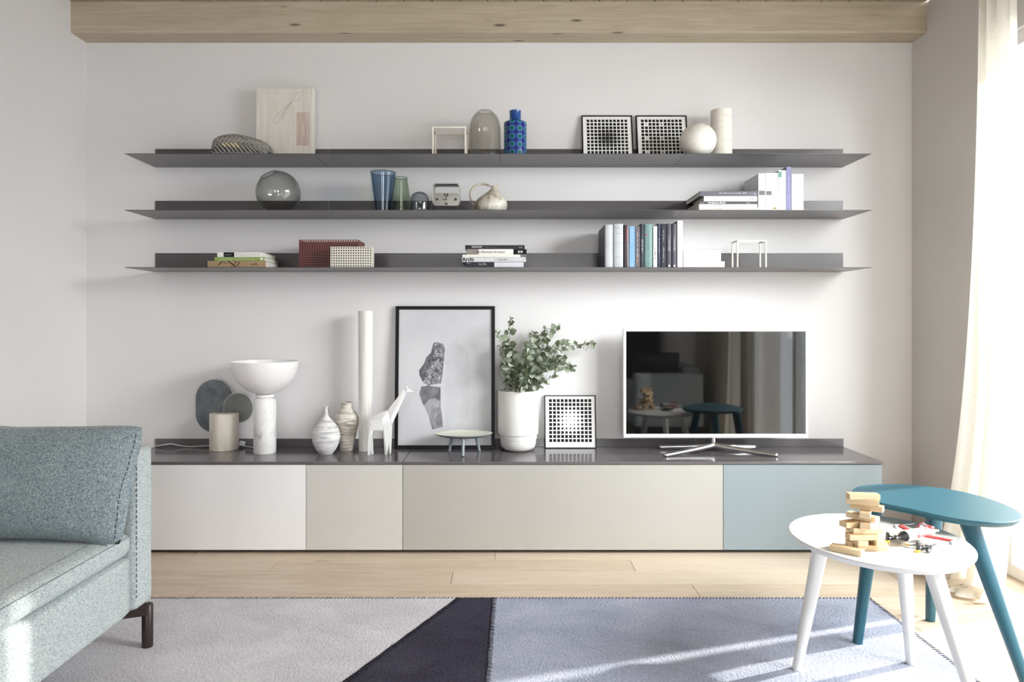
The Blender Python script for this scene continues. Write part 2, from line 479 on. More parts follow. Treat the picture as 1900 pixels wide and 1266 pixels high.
# ================================================================== SHARED OBJECT MATERIALS
M_BLACK = plain('black_frame', (9, 9, 9), 0.45, spec=0.25)
M_PAPER = plain('white_paper', (240, 239, 236), 0.7, spec=0.2, var=0.01)
M_INK = plain('black_ink', (22, 21, 22), 0.6, spec=0.2)
M_WHITEINK = plain('white_ink', (236, 236, 236), 0.6)
M_GREYINK = plain('grey_ink', (140, 140, 142), 0.6)
M_PAGES = Mat('book_pages', (232, 228, 220), 0.85, spec=0.1)
M_PAGES.color(M_PAGES.ramp(M_PAGES.noise(6, 3, 0.6, M_PAGES.coord((1, 1, 160))), [(0.35, (222, 217, 208)), (0.65, (242, 239, 233))]))
M_PAGES = M_PAGES.m
M_PAGES_V = Mat('book_pages_upright', (232, 228, 220), 0.85, spec=0.1)
M_PAGES_V.color(M_PAGES_V.ramp(M_PAGES_V.noise(6, 3, 0.6, M_PAGES_V.coord((160, 1, 1))), [(0.35, (222, 217, 208)), (0.65, (242, 239, 233))]))
M_PAGES_V = M_PAGES_V.m
M_CERAMIC = plain('white_ceramic', (222, 220, 216), 0.42, spec=0.4, var=0.015)
_cc = {}
def cover(col, rough=0.45):
    if col not in _cc: _cc[col] = plain('book_cover', col, rough, spec=0.35, var=0.03, scale=14)
    return _cc[col]

# ================================================================== BOOKS
def marks(w, h, n, seed, cx, cz, y, mat, parent, vertical=False, bm=None):
    """a line of print too small to read: short strokes of letter height"""
    rnd = random.Random(seed); own = bm is None
    if own: bm = BM()
    x = -w / 2
    L = w / n
    while x < w / 2 - L * 0.5:
        ww = L * rnd.uniform(0.35, 0.8); hh = h * rnd.choice([0.6, 0.6, 0.8, 1.0])
        if rnd.random() > 0.13:
            a, b, c, d = x, x + ww, -h / 2, -h / 2 + hh
            q = rnd.random()
            pieces = [(a, a + ww * 0.36, c, d)] if q < 0.35 else ([(a, b, c, c + hh * 0.3), (a, a + ww * 0.36, c, d)] if q < 0.6 else [(a, b, d - hh * 0.3, d), (b - ww * 0.36, b, c, d), (a, a + ww * .3, c, d)])
            for (p0, p1, q0, q1) in pieces:
                if vertical: box(bm, cx + q0, cx + q1, y - 0.0003, y, cz - p1, cz - p0)
                else: box(bm, cx + p0, cx + p1, y - 0.0003, y, cz + q0, cz + q1)
        x += L
    return finish('lettering', bm, mat, parent) if own else bm

def book_lying(px0, px1, pz0, pz1, Yf, depth, col, label, z0=None, group=None, skew=0.0):
    """book lying flat with its spine towards the room; returns root, width, thickness"""
    x0, x1 = PX(px0, Yf), PX(px1, Yf)
    zb = z0; zt = PZ(pz0, Yf)
    w, t = (x1 - x0) / 2, zt - zb
    root = thing('book', label, 'book', ((x0 + x1) / 2, Yf, zb), rz=skew, group=group)
    c = min(0.0016, t * 0.2)
    bm = BM()
    box(bm, -w, w, 0, 0.0022, 0, t, 0, 0.0006, 1)
    box(bm, -w, w, 0.0012, depth, 0, c, 0, 0.0004, 1); box(bm, -w, w, 0.0012, depth, t - c, t, 0, 0.0004, 1)
    finish('cover', bm, cover(col), root)
    bm = BM(); box(bm, -w + 0.003, w - 0.003, 0.0024, depth - 0.003, c + 0.0001, t - c - 0.0001)
    finish('pages', bm, M_PAGES, root)
    return root, w, t
def book_upright(px0, px1, py, Yf, depth, z0, col, label, group=None, gap=0.0004, rounded=False, tilt=0.0):
    x0, x1 = PX(px0, Yf) + gap, PX(px1, Yf) - gap
    h = PZ(py, Yf) - z0; w = (x1 - x0) / 2
    root = thing('book', label, 'book', ((x0 + x1) / 2, Yf, z0), group=group, rot=(0, tilt, 0))
    c = min(0.0018, w * 0.3)
    bm = BM()
    if rounded:
        n = 8; pts = [(-w, 0.006)] + [(-w * math.cos(math.pi * k / n), 0.006 - 0.006 * math.sin(math.pi * k / n)) for k in range(1, n)] + [(w, 0.006)]
        prism(bm, pts, 'z', 0, h, 0, 0.0004)
        ys = 0.0055
    else:
        box(bm, -w, w, 0, 0.0024, 0, h, 0, 0.0006, 1); ys = 0.0015
    box(bm, -w, -w + c, ys, depth, 0, h, 0, 0.0004, 1); box(bm, w - c, w, ys, depth, 0, h, 0, 0.0004, 1)
    finish('cover', bm, cover(col), root, smooth=True)
    bm = BM(); box(bm, -w + c + 0.0001, w - c - 0.0001, ys + 0.0012, depth - 0.003, 0.003, h - 0.003)
    finish('pages', bm, M_PAGES_V, root)
    return root, w, h
def patch(root, x0, x1, z0, z1, mat, name='printed_panel', y=-0.0004, t=0.0003):
    bm = BM(); box(bm, x0, x1, y, y + t, z0, z1); return finish(name, bm, mat, root)

YF = SH_Y + 0.006
# --- middle shelf, flat stack on the right (five books, bottom to top)
z = SHELF_Z[1] + 0.0004
zz = [PZ(p, YF) for p in (391, 385.3, 379, 373.7, 364.2, 355)]
zz[0] = z
def flat(i, zl, px0, px1, depth, col, label, group, skew=0):
    x0, x1 = px0, px1
    root, w, t = book_lying(x0, x1, None, None, YF, depth, col, label, z0=zl[i], group=group) if False else _flat(x0, x1, zl[i] + 0.0003, zl[i + 1], depth, col, label, group, skew)
    return root, w, t
def _flat(px0, px1, zb, zt, depth, col, label, group, skew):
    x0, x1 = PX(px0, YF), PX(px1, YF); w, t = (x1 - x0) / 2, zt - zb
    root = thing('book', label, 'book', ((x0 + x1) / 2, YF, zb), rz=skew, group=group)
    c = min(0.0016, t * 0.2); bm = BM()
    box(bm, -w, w, 0, 0.0022, 0, t, 0, 0.0006, 1)
    box(bm, -w, w, 0.0012, depth, 0, c, 0, 0.0004, 1); box(bm, -w, w, 0.0012, depth, t - c, t, 0, 0.0004, 1)
    finish('cover', bm, cover(col), root)
    bm = BM(); box(bm, -w + 0.003, w - 0.003, 0.0024, depth - 0.003, c + 0.0001, t - c - 0.0001)
    finish('pages', bm, M_PAGES, root)
    return root, w, t
G = 'flat books at the right of the middle shelf'
r, w, t = flat(0, zz, 1297, 1406.5, 0.235, (226, 222, 212), 'cream softcover lying at the very bottom of the middle shelf stack', G)
marks(w * 1.75, t * 0.4, 34, 1, 0, t * 0.5, -0.0002, M_GREYINK, r)
r, w, t = flat(1, zz, 1297, 1405, 0.232, (230, 226, 217), 'cream softcover second from the bottom of the middle shelf stack', G)
marks(w * 1.75, t * 0.4, 34, 1, 0, t * 0.5, -0.0002, M_GREYINK, r)
r, w, t = flat(2, zz, 1297, 1403, 0.235, (78, 77, 82), 'thin dark grey book in the middle of the stack, bold white title', G)
b2 = lettering('Fundaziona Bueni', w * 0.6, t * 0.55, -w * 0.38, -0.0003, t * 0.5, M_WHITEINK, r, bold=0.03)
marks(w * 0.15, t * 0.4, 7, 4, -w * 0.88, t * 0.5, -0.0002, M_WHITEINK, r); marks(w * 0.14, t * 0.45, 5, 5, w * 0.75, t * 0.5, -0.0002, M_WHITEINK, r)
r, w, t = flat(3, zz, 1306, 1404.5, 0.20, (236, 235, 231), 'white book with six small black dots, second from the stack top', G)
bm = BM()
for i in range(3):
    for j in range(2): lathe(bm, [(0, 0), (0.0022, 0), (0.0022, 0.0003), (0, 0.0003)], 12, mat=Matrix.Translation((w - 0.03 + i * 0.0085, 0.0001, t * (0.3 + 0.38 * j))) @ Matrix.Rotation(R(90), 4, 'X'))
finish('printed_dots', bm, M_INK, r)
r, w, t = flat(4, zz, 1299, 1405.5, 0.275, (100, 99, 110), 'slate grey hardcover on top of the middle shelf stack', G)
marks(w * 0.98, t * 0.26, 30, 9, w * 0.14, t * 0.62, -0.0002, M_WHITEINK, r)
bm = BM(); tube(bm, [(w * 0.86, -0.0004, t * 0.3), (w * 0.89, -0.0004, t * 0.75), (w * 0.93, -0.0004, t * 0.3)], 0.0006, 6); tube(bm, [(w * 0.9, -0.0004, t * 0.3), (w * 0.96, -0.0004, t * 0.3)], 0.0006, 6)
finish('printed_emblem', bm, M_WHITEINK, r)

# --- middle shelf, upright row
G = 'upright books at the right of the middle shelf'; z0 = SHELF_Z[1] + 0.0003
dp = 0.20
r, w, h = book_upright(1407.2, 1420.4, 322, YF, dp, z0, (240, 240, 240), 'thick white upright book with a grey block on its spine, next to the flat stack', G)
patch(r, -w * 0.85, w * 0.85, h - PZ(322, YF) + PZ(362.2, YF), h - PZ(322, YF) + PZ(354, YF), cover((105, 104, 106)))
bm = BM(); marks(h * .3, 0.002, 12, 11, 0, h * 0.8, -0.0002, None, None, True, bm); finish('lettering', bm, M_GREYINK, r)
r, w, h = book_upright(1420.8, 1443.6, 321, YF, dp, z0, (239, 239, 238), 'widest white upright book, grey block left of its spine and tiny emblem at its foot', G)
patch(r, -w * 0.95, -w * 0.05, h - PZ(321, YF) + PZ(362.2, YF), h - PZ(321, YF) + PZ(354.6, YF), cover((108, 107, 109)))
patch(r, -w * 0.02, w * 0.0, 0.01, h - 0.01, M_GREYINK, 'spine_groove')
patch(r, w * 0.2, w * 0.75, 0.003, 0.013, cover((150, 140, 70)), 'printed_emblem')
r, w, h = book_upright(1444.2, 1458.6, 316, YF, dp, z0, (222, 232, 228), 'pale mint upright book with a green block at its top', G)
patch(r, -w * 0.98, -w * 0.1, h - 0.034, h - 0.006, cover((104, 145, 130)))
r, w, h = book_upright(1459, 1468, 309.5, YF, 0.235, z0, (126, 124, 164), 'tall lavender blue upright book, the highest on the middle shelf', G)
marks(h * .5, 0.003, 22, 12, 0, h * 0.5, -0.0002, M_WHITEINK, r, True)
r, w, h = book_upright(1468.6, 1491, 322.8, YF, 0.14, z0, (240, 240, 238), 'white upright book with a small pink mark, last on the right of the middle shelf', G)
patch(r, w * 0.3, w * 0.98, h * 0.31, h * 0.325, cover((220, 130, 150)), 'printed_mark')
r, w, h = book_upright(1401, 1406.8, 322, YF, 0.285, z0, (214, 213, 216), 'thin pale grey upright book, mostly hidden behind the flat stack', G) if False else (None, 0, 0)

# --- bottom shelf, flat stack on the left
G = 'flat books at the left of the bottom shelf'; z = SHELF_Z[2]
zz = [z + 0.0003, PZ(484.3, YF), PZ(477.2, YF), PZ(468.3, YF)]
r, w, t = flat(0, zz, 385, 493, 0.185, (163, 137, 106), 'brown kraft paper book with dark branch print, bottom of the left stack', G)
bm = BM()
for a, b, q in (((-.42, .35), (-.34, .9), .0022), ((-.34, .9), (-.22, .5), .0012), ((-.2, .95), (-.02, .1), .0026), ((-.12, .1), (0, .95), .0014), ((0, .2), (.08, .9), .0018), ((.05, .6), (-.05, .9), .001), ((.04, .3), (.02, .06), .001)):
    tube(bm, [(a[0] * w * 1.5, -0.0002, a[1] * t), ((a[0] + b[0]) * .75 * w + 0.002, -0.0002, (a[1] + b[1]) / 2 * t), (b[0] * w * 1.5, -0.0002, b[1] * t)], q, 6)
for v in bm.verts: v.co.y = v.co.y * 0.2 - 0.0002
finish('printed_branches', bm, M_INK, r)
marks(w * 0.28, t * 0.35, 5, 3, w * 0.62, t * 0.5, -0.0002, M_INK, r); marks(w * 0.16, t * 0.4, 3, 6, -w * 0.85, t * 0.5, -0.0002, M_GREYINK, r)
r, w, t = flat(1, zz, 398, 490.5, 0.2, (136, 162, 84), 'green softcover in the middle of the left stack', G)
marks(w * 1.5, t * 0.22, 36, 7, -w * 0.08, t * 0.68, -0.0002, M_WHITEINK, r); marks(w * 1.5, t * 0.22, 36, 8, -w * 0.08, t * 0.3, -0.0002, M_WHITEINK, r)
patch(r, w * 0.84, w * 0.95, t * 0.25, t * 0.8, M_WHITEINK, 'printed_mark')
r, w, t = flat(2, zz, 403, 486, 0.2, (234, 232, 228), 'white softcover with a black title block, top of the left stack', G)
patch(r, -w * 0.71, -w * 0.24, 0.0004, t - 0.0004, M_INK, 'printed_panel'); marks(w * 0.36, t * 0.25, 10, 4, -w * 0.475, t * 0.5, -0.0006, M_WHITEINK, r)
marks(w * 0.9, t * 0.22, 30, 14, w * 0.26, t * 0.5, -0.0002, M_GREYINK, r)
bm = BM(); tube(bm, [(w * 0.83 + 0.0032 * math.cos(a / 12 * 6.283), -0.0003, t / 2 + 0.0032 * math.sin(a / 12 * 6.283)) for a in range(12)], 0.0006, 6, cyc=True)
finish('printed_mark', bm, cover((150, 60, 50)), r)

# --- bottom shelf, central stack
G = 'flat books in the centre of the bottom shelf'
zz = [z + 0.0003, PZ(486.4, YF), PZ(477.1, YF), PZ(472.6, YF), PZ(462.4, YF), PZ(455.0, YF)]
r, w, t = flat(0, zz, 863, 973.5, 0.2, (34, 34, 42), 'black and lilac spined book at the bottom of the central stack', G)
patch(r, -w * 0.02, w * 0.97, 0.0005, t - 0.0012, cover((206, 205, 214)))
bm = BM(); marks(w * 0.24, t * 0.2, 8, 21, -w * 0.42, t * 0.78, -0.0002, None, None, False, bm); marks(w * 0.3, t * 0.2, 10, 22, -w * 0.38, t * 0.5, -0.0002, None, None, False, bm); marks(w * 0.12, t * 0.14, 4, 22, -w * 0.88, t * 0.82, -0.0002, None, None, False, bm)
finish('lettering', bm, M_WHITEINK, r)
r, w, t = flat(1, zz, 857, 976, 0.2, (198, 200, 203), 'silver grey book titled ArchiSculpture in the central stack', G)
lettering('Archi', w * 0.36, t * 0.8, -w * 0.815, -0.0003, t * 0.53, M_INK, r, bold=0.03)
b2 = lettering('Sculpture', w * 0.58, t * 0.76, -w * 0.32, -0.0003, t * 0.52, M_WHITEINK, r, bold=0.01)
marks(w * 0.34, t * 0.26, 16, 2, w * 0.27, t * 0.5, -0.0002, M_INK, r)
r, w, t = flat(2, zz, 858, 965, 0.19, (232, 230, 220), 'thin cream book between the silver and the black-ended book', G)
r, w, t = flat(3, zz, 866, 977, 0.2, (238, 236, 230), 'white spined architecture book with a black end marked 010', G)
patch(r, -w, -w * 0.6, 0.0002, t - 0.0002, cover((138, 130, 124))); patch(r, w * 0.56, w, 0.0002, t - 0.0002, M_INK)
lettering('Abe Bonnema Architect', w * 0.97, t * 0.5, -w * 0.2, -0.0007, t * 0.5, cover((72, 68, 68)), r)
lettering('010', w * 0.16, t * 0.42, w * 0.79, -0.0008, t * 0.5, M_WHITEINK, r, bold=0.03)
r, w, t = flat(4, zz, 863, 973.5, 0.21, (32, 31, 34), 'black spined book on top of the central stack', G)
patch(r, -w * 0.78, -w * 0.43, t * 0.3, t * 0.78, M_GREYINK); marks(w * 0.5, t * 0.45, 13, 33, -w * 0.1, t * 0.52, -0.0002, cover((120, 100, 120)), r); marks(w * 0.15, t * 0.5, 5, 31, w * 0.88, t * 0.5, -0.0002, M_WHITEINK, r)

# --- bottom shelf, upright row
G = 'upright books on the bottom shelf'; z0 = SHELF_Z[2] + 0.0003
def up(px0, px1, py, col, label, depth=0.19, rounded=True, tx=None, ticol=None, seed=1, span=(0.2, 0.8), extra=None):
    r, w, h = book_upright(px0, px1, py, YF, depth, z0, col, label, G, rounded=rounded)
    if ticol is not None:
        L = h * (span[1] - span[0]); marks(L, min(w * 0.75, 0.0055), max(6, int(L / 0.0042)), seed, 0, h * (span[0] + span[1]) / 2, -0.0001, ticol, r, True)
    return r, w, h
M_LG = cover((196, 200, 206)); 
r, w, h = up(1122.5, 1137.6, 417, (190, 193, 199), 'thick silver grey upright book at the left end of the bottom shelf row', 0.245)
patch(r, -w - 0.0006, -w - 0.0002, 0, h, cover((84, 84, 92)), 'side_panel', 0.006, 0.238)
r, w, h = up(1138.6, 1156.6, 415.5, (186, 190, 194), 'silver white upright book with fine dark cross lines on its spine', 0.21)
bm = BM()
for a, b in ((.78, .775), (.56, .555), (.24, .22), (.9, .9)): tube(bm, [(-w * 0.8, 0.001, h * a), (0, -0.0002, h * (a + b) / 2), (w * 0.8, 0.001, h * b)], 0.0005, 6)
finish('printed_lines', bm, cover((96, 98, 104)), r)
r, w, h = up(1157, 1166.4, 417.5, (70, 58, 62), 'dark maroon upright book with a white edge stripe', 0.2)
patch(r, w * 0.78, w * 0.98, 0.002, h - 0.004, M_WHITEINK, 'printed_stripe', 0.001, 0.002); patch(r, w * 0.3, w * 0.6, h * 0.62, h * 0.92, cover((190, 90, 100)), 'lettering', 0.0004, 0.002)
r, w, h = up(1167.6, 1178.4, 419.8, (128, 168, 202), 'light blue upright book', 0.19, False, None, M_WHITEINK, 5, (0.55, 0.92))
bm = BM(); tube(bm, [(0.0022 * math.cos(a / 10 * 6.283), -0.0003, 0.013 + 0.004 * math.sin(a / 10 * 6.283)) for a in range(10)], 0.0005, 6, cyc=True); finish('printed_mark', bm, M_WHITEINK, r)
r, w, h = up(1179, 1187.6, 420, (104, 98, 104), 'slim warm grey upright book with white and orange lettering', 0.19, False, None, M_WHITEINK, 6, (0.24, 0.86))
marks(h * 0.14, w * 0.7, 5, 77, 0, h * 0.13, -0.0001, cover((226, 172, 90)), r, True)
r, w, h = up(1188.2, 1195.2, 415.4, (62, 70, 76), 'narrow blackish green upright book between warm grey and teal ones', 0.2, True, None, M_WHITEINK, 8, (0.33, 0.66))
r, w, h = up(1195.8, 1211.2, 416, (122, 152, 150), 'thick teal green upright book with a pink dot on its spine', 0.2, True, None, cover((78, 108, 106)), 9, (0.05, 0.85))
bm = BM(); lathe(bm, [(0, 0), (0.0042, 0), (0.0042, 0.0005), (0, 0.0005)], 16, mat=Matrix.Translation((-w * 0.62, 0.0006, h * 0.75)) @ Matrix.Rotation(R(90), 4, 'X') @ Matrix.Rotation(R(-18), 4, 'Y')); finish('printed_dot', bm, cover((196, 60, 110)), r)
r, w, h = up(1212, 1219.4, 419.6, (226, 226, 228), 'slim white spined upright book with a black drawing at its foot', 0.2, False)
marks(h * 0.45, w * 0.8, 12, 41, 0, h * 0.24, -0.0001, M_INK, r, True)
r, w, h = up(1219.8, 1226.2, 415.2, (66, 66, 84), 'narrow dark indigo upright book with lilac lettering', 0.2, True, None, cover((196, 190, 222)), 10, (0.33, 0.66))
r, w, h = up(1226.8, 1236.4, 415.4, (48, 49, 62), 'navy upright book with long white spine lettering', 0.2, False, None, M_WHITEINK, 12, (0.1, 0.86))
r, w, h = up(1236.9, 1246.2, 415, (84, 82, 92), 'charcoal upright book right of the navy one', 0.2, True, None, M_WHITEINK, 13, (0.36, 0.7))
patch(r, -w * 0.3, w * 0.4, 0.002, 0.011, M_WHITEINK, 'printed_mark', 0.0)
r, w, h = up(1246.8, 1255.8, 415, (86, 84, 96), 'charcoal upright book next to the tall white one', 0.2, True, None, M_WHITEINK, 13, (0.36, 0.7))
patch(r, -w * 0.3, w * 0.4, 0.002, 0.011, M_WHITEINK, 'printed_mark', 0.0)
r, w, h = up(1256.6, 1267.2, 409.8, (240, 239, 234), 'tall white upright book at the right end of the row', 0.23, False)
patch(r, -w - 0.0006, -w - 0.0002, 0, h, cover((52, 50, 56)), 'side_panel', 0.003, 0.226)
# --- bottom shelf, white flat books
zz = [z + 0.0003, PZ(485.2, YF), PZ(464.3, YF)]
G = 'white flat books beside the wire cube'
r, w, t = flat(0, zz, 1268.0, 1344.5, 0.17, (240, 240, 238), 'white book lying beside the small wire cube, the lower one', G)
r, w, t = flat(1, zz, 1268.0, 1337.6, 0.17, (242, 242, 240), 'thick white slipcase lying on the white book on the bottom shelf', G)
patch(r, w * 0.27, w * 0.285, t * 0.7, t * 0.98, M_GREYINK, 'printed_line')

# ================================================================== FRAMES AND PRINTS
def frame(name, label, x0, x1, h, Yb, zb, lean, bw, depth, mat=M_BLACK, cat='picture', group=None):
    w = (x1 - x0) / 2
    root = thing(name, label, cat, ((x0 + x1) / 2, Yb, zb), group=group, rot=(R(-lean), 0, 0))
    bm = BM(); b = 0.0006
    box(bm, -w, -w + bw, 0, depth, 0, h, 0, b, 1); box(bm, w - bw, w, 0, depth, 0, h, 0, b, 1)
    box(bm, -w + bw, w - bw, 0, depth, 0, bw, 0, b, 1); box(bm, -w + bw, w - bw, 0, depth, h - bw, h, 0, b, 1)
    finish('frame', bm, mat, root)
    bm = BM(); box(bm, -w + bw, w - bw, depth * 0.35, depth * 0.45, bw, h - bw); finish('print', bm, M_PAPER, root)
    bm = BM(); box(bm, -w + bw, w - bw, depth * 0.5, depth * 0.9, bw, h - bw); finish('backing', bm, cover((120, 100, 78)), root)
    return root, w - bw, depth * 0.35
def grid(root, w, h, y, n, side, cz, sizes, dots={}):
    """printed pattern of n x n dark squares"""
    bm = BM(); st = side / (n - 1)
    for i in range(n):
        for j in range(n):
            s = sizes(i, j) * st / 2; cx = -side / 2 + i * st; c = cz + side / 2 - j * st
            if (i, j) in dots:
                rr = dots[(i, j)] * st / 2
                lathe(bm, [(0, 0), (rr, 0), (rr, 0.0003), (0, 0.0003)], 16, mat=Matrix.Translation((cx, y, c)) @ Matrix.Rotation(R(90), 4, 'X'))
            else: box(bm, cx - s, cx + s, y - 0.0003, y, c - s, c + s)
    return finish('printed_pattern', bm, M_INK, root)
zs = SHELF_Z[0] + 0.0003
Yp = -0.075
hh = 0.272; lean = math.degrees(math.asin(0.06 / hh))
for k, (a, b) in enumerate(((1080.2, 1174.6), (1181.6, 1276.6))):
    lb = ['black framed print of black squares that merge at the centre', 'black framed print of black squares with a few round dots'][k]
    x0, x1 = PX(a, Yp + 0.03), PX(b, Yp + 0.03)
    r, w, y = frame('framed_print', lb + ', on the top shelf', x0, x1, hh, Yp, zs, lean, 0.0055, 0.014, group='framed prints on the top shelf')
    if k == 0: grid(r, w, hh, y, 11, 0.197, 0.144, lambda i, j: 0.70 + 0.25 * math.exp(-((i - 5) ** 2 + (j - 5) ** 2) / 9.0))
    else:
        dd = {}
        for j in (1, 5, 9):
            for i, s in ((1, 0.28), (5, 0.5), (9, 0.78)): dd[(i, j)] = s
        grid(r, w, hh, y, 11, 0.197, 0.144, lambda i, j: 0.74, dd)
Yp = -0.052; x0, x1 = PX(1011, Yp), PX(1107, Yp)
r, w, y = frame('framed_print', 'black framed print of squares shrinking to the centre, beside the television', x0, x1, 0.272, Yp, CT + 0.0004, 8, 0.0045, 0.014)
grid(r, w, 0.272, y, 11, 0.205, 0.142, lambda i, j: max(0.16, min(0.74, 0.12 + 0.13 * math.hypot((i - 5), (j - 5)) * (0.9 + 0.1 * max(abs(i - 5), abs(j - 5))))))

# large photograph print
Yp = -0.066
x0, x1 = PX(732.5, -0.05), PX(918, -0.05)
hF = 0.735
r, w, y = frame('framed_photograph', 'large black framed photograph of a rock and its reflection, behind the giraffe', x0, x1, hF, Yp, CT + 0.0004, math.degrees(math.asin(0.044 / hF)), 0.0175, 0.02)
m = Mat('photo_grey_paper', (206, 206, 210), 0.5, spec=0.3)
m.color(m.ramp(m.noise(2.2, 3, 0.5), [(0.3, (198, 198, 202)), (0.7, (216, 216, 219))]))
bm = BM(); box(bm, -w, w, y - 0.0004, y - 0.0001, 0.0175, hF - 0.0175); finish('photo_paper', bm, m.m, r)
s_ = 1280.0 / (D - 0.045)
def fp(px, py): return ((px - 825.25) / s_, (832.5 - py) / s_)
def photo(pts, mat, yy, name, parent=r):
    bm = BM(); prism(bm, [fp(560 + a * .2448, 560 + b * .2448) for a, b in pts], 'y', y - yy, y - yy + 0.00015)
    return finish(name, bm, mat, parent)
m = Mat('photo_rock', (110, 108, 114), 0.6)
m.color(m.ramp(m.noise(60, 10, 0.9, m.coord((1, 1, 1)), 0.3), [(0.40, (34, 32, 38)), (0.5, (112, 110, 116)), (0.60, (212, 211, 216))])); MR1 = m.m
m = Mat('photo_rock_dark', (90, 88, 94), 0.6)
m.color(m.ramp(m.noise(50, 9, 0.8), [(0.36, (40, 38, 44)), (0.6, (120, 118, 124))])); MR2 = m.m
m = Mat('photo_reflection', (150, 149, 154), 0.6)
m.color(m.ramp(m.noise(16, 6, 0.6, m.coord((1, 1, 0.35)), 1.2), [(0.35, (112, 111, 116)), (0.7, (190, 190, 194))])); MR3 = m.m
m = Mat('photo_reflection_dark', (104, 103, 109), 0.6)
m.color(m.ramp(m.noise(24, 6, 0.6, m.coord((1, 1, 0.6))), [(0.35, (88, 87, 92)), (0.7, (140, 139, 144))])); MR4 = m.m
m = Mat('photo_crystal', (192, 192, 196), 0.6)
m.color(m.ramp(m.noise(9, 6, 0.6), [(0.3, (194, 194, 198)), (0.7, (209, 209, 213))])); MR5 = m.m
photo([(1160, 285), (1262, 395), (1275, 520), (1265, 880), (1190, 960), (1090, 960), (1085, 640), (1090, 360)], MR5, 0.0006, 'crystal_image')
photo([(1000, 310), (1030, 310), (1070, 325), (1082, 360), (1070, 500), (1055, 620), (985, 632), (955, 645), (915, 610), (890, 560), (888, 520), (925, 470), (940, 425), (975, 390), (990, 330)], MR1, 0.0008, 'rock_image')
photo([(1000, 310), (1008, 360), (985, 440), (940, 540), (925, 605), (900, 580), (890, 560), (888, 520), (925, 470), (940, 425), (975, 390), (990, 330)], MR2, 0.001, 'rock_shade_image')
photo([(905, 645), (955, 640), (1050, 650), (1052, 800), (1062, 860), (1070, 950), (990, 970), (960, 860), (915, 770), (890, 705)], MR3, 0.0008, 'reflection_image')
photo([(905, 645), (955, 640), (1050, 650), (1050, 755), (1010, 735), (960, 745), (925, 790), (915, 770), (890, 705)], MR4, 0.001, 'reflection_shade_image')

# ================================================================== TOP SHELF OBJECTS
Ys = -0.10
# painted board with a pencil drawing
x0, x1 = PX(475.5, -0.075), PX(580.5, -0.075)
m = Mat('whitewashed_board', (226, 221, 212), 0.8, spec=0.15)
f = m.noise(8, 6, 0.7, m.coord((7, 1, 0.7)))
m.color(m.ramp(f, [(0.3, (214, 207, 196)), (0.5, (227, 222, 213)), (0.7, (234, 230, 223))])).bump(f, 0.25, 0.003)
M_BOARD = m.m
bw_ = (x1 - x0) / 2; bh = PZ(163.5, -0.075) - zs
root = thing('painted_board', 'whitewashed wooden board with a pencil drawing and a pink rectangle, left on the top shelf', 'picture', ((x0 + x1) / 2, -0.085, zs), rot=(R(-1.2), 0, 0))
bm = BM(); box(bm, -bw_, bw_, 0, 0.056, 0, bh, 0, 0.0025, 2); finish('panel', bm, M_BOARD, root)
def bp(a, b): # zoom pixels (origin 460,150, factor .11844)
    px, py = 460 + a * .11844, 150 + b * .11844
    s0 = 1280 / (D - 0.085)
    return ((px - 528) / s0, -0.0003, (PZ(py, -0.085) - zs))
m = Mat('pink_wash', (206, 186, 176), 0.85, spec=0.1)
m.color(m.ramp(m.noise(10, 6, 0.7, m.coord((7, 1, 0.7))), [(0.3, (190, 166, 154)), (0.7, (222, 206, 196))]))
a, b = bp(765, 1015), bp(975, 485)
bm = BM(); box(bm, a[0], b[0], -0.0004, -0.0001, a[2], b[2]); finish('pink_rectangle', bm, m.m, root)
bm = BM()
lines = [[(700, 225), (790, 185), (885, 155), (830, 240), (770, 310), (740, 318)], [(700, 225), (690, 250), (705, 290), (740, 318)], [(715, 225), (735, 255), (755, 285)],
         [(705, 290), (670, 340), (560, 440), (440, 560), (405, 610), (405, 650), (440, 655), (480, 645)], [(705, 295), (660, 370), (600, 460), (530, 580), (490, 635)],
         [(690, 320), (610, 420), (540, 520), (500, 590)], [(885, 155), (886, 300), (882, 475)], [(876, 1020), (874, 1115)]]
for L in lines: tube(bm, spline([bp(*p) for p in L], 5), 0.0005, 6)
finish('pencil_drawing', bm, cover((138, 132, 128)), root)
# chunky braided knit coil
m = Mat('grey_yarn', (146, 142, 138), 0.95, spec=0.05)
m.color(m.ramp(m.noise(90, 4, 0.7), [(0.3, (118, 114, 110)), (0.7, (176, 172, 168))])).bump(m.noise(400, 3), 0.4, 0.002); M_YARN = m.m
m = Mat('cream_yarn', (206, 192, 150), 0.95, spec=0.05)
m.color(m.ramp(m.noise(90, 4, 0.7), [(0.3, (190, 178, 140)), (0.7, (220, 212, 184))])); M_YARN2 = m.m
Yk = -0.185; cx = PX(450, Yk); hw = (PX(504, Yk) - PX(396, Yk)) / 2
root = thing('knitted_coil', 'chunky braided grey yarn coil with some cream strands, lying on the top shelf', 'knitted scarf', (cx, Yk, zs))
top0 = PZ(249.5, Yk) - zs
def ksurf(u, v):
    """u around the length -1..1, v 0..1 front bottom over the top to the back"""
    a = max(-1, min(1, u)); e = (1 - abs(a) ** 3.2) ** (1 / 2.4)
    hgt = (top0 - 0.006) * (0.97 if a < -0.2 else 0.97 - 0.30 * ((a + 0.2) / 1.2)) * (0.45 + 0.55 * e)
    dep = 0.072 * (0.35 + 0.65 * e)
    th = math.pi * v
    c_, s1 = math.cos(th), math.sin(th)
    return Vector((a * (hw - 0.008) , -dep * (abs(c_) ** 0.8) * (1 if c_ > 0 else -1), 0.006 + (hgt) * s1 ** 0.75 * 0.96 - 0.002))
bm = BM(); rings = []
for i in range(25):
    u = -0.97 + 1.94 * i / 24; rings.append([bm.verts.new(ksurf(u, k / 14) * 0.86 + Vector((0, 0, 0.0005))) for k in range(15)])
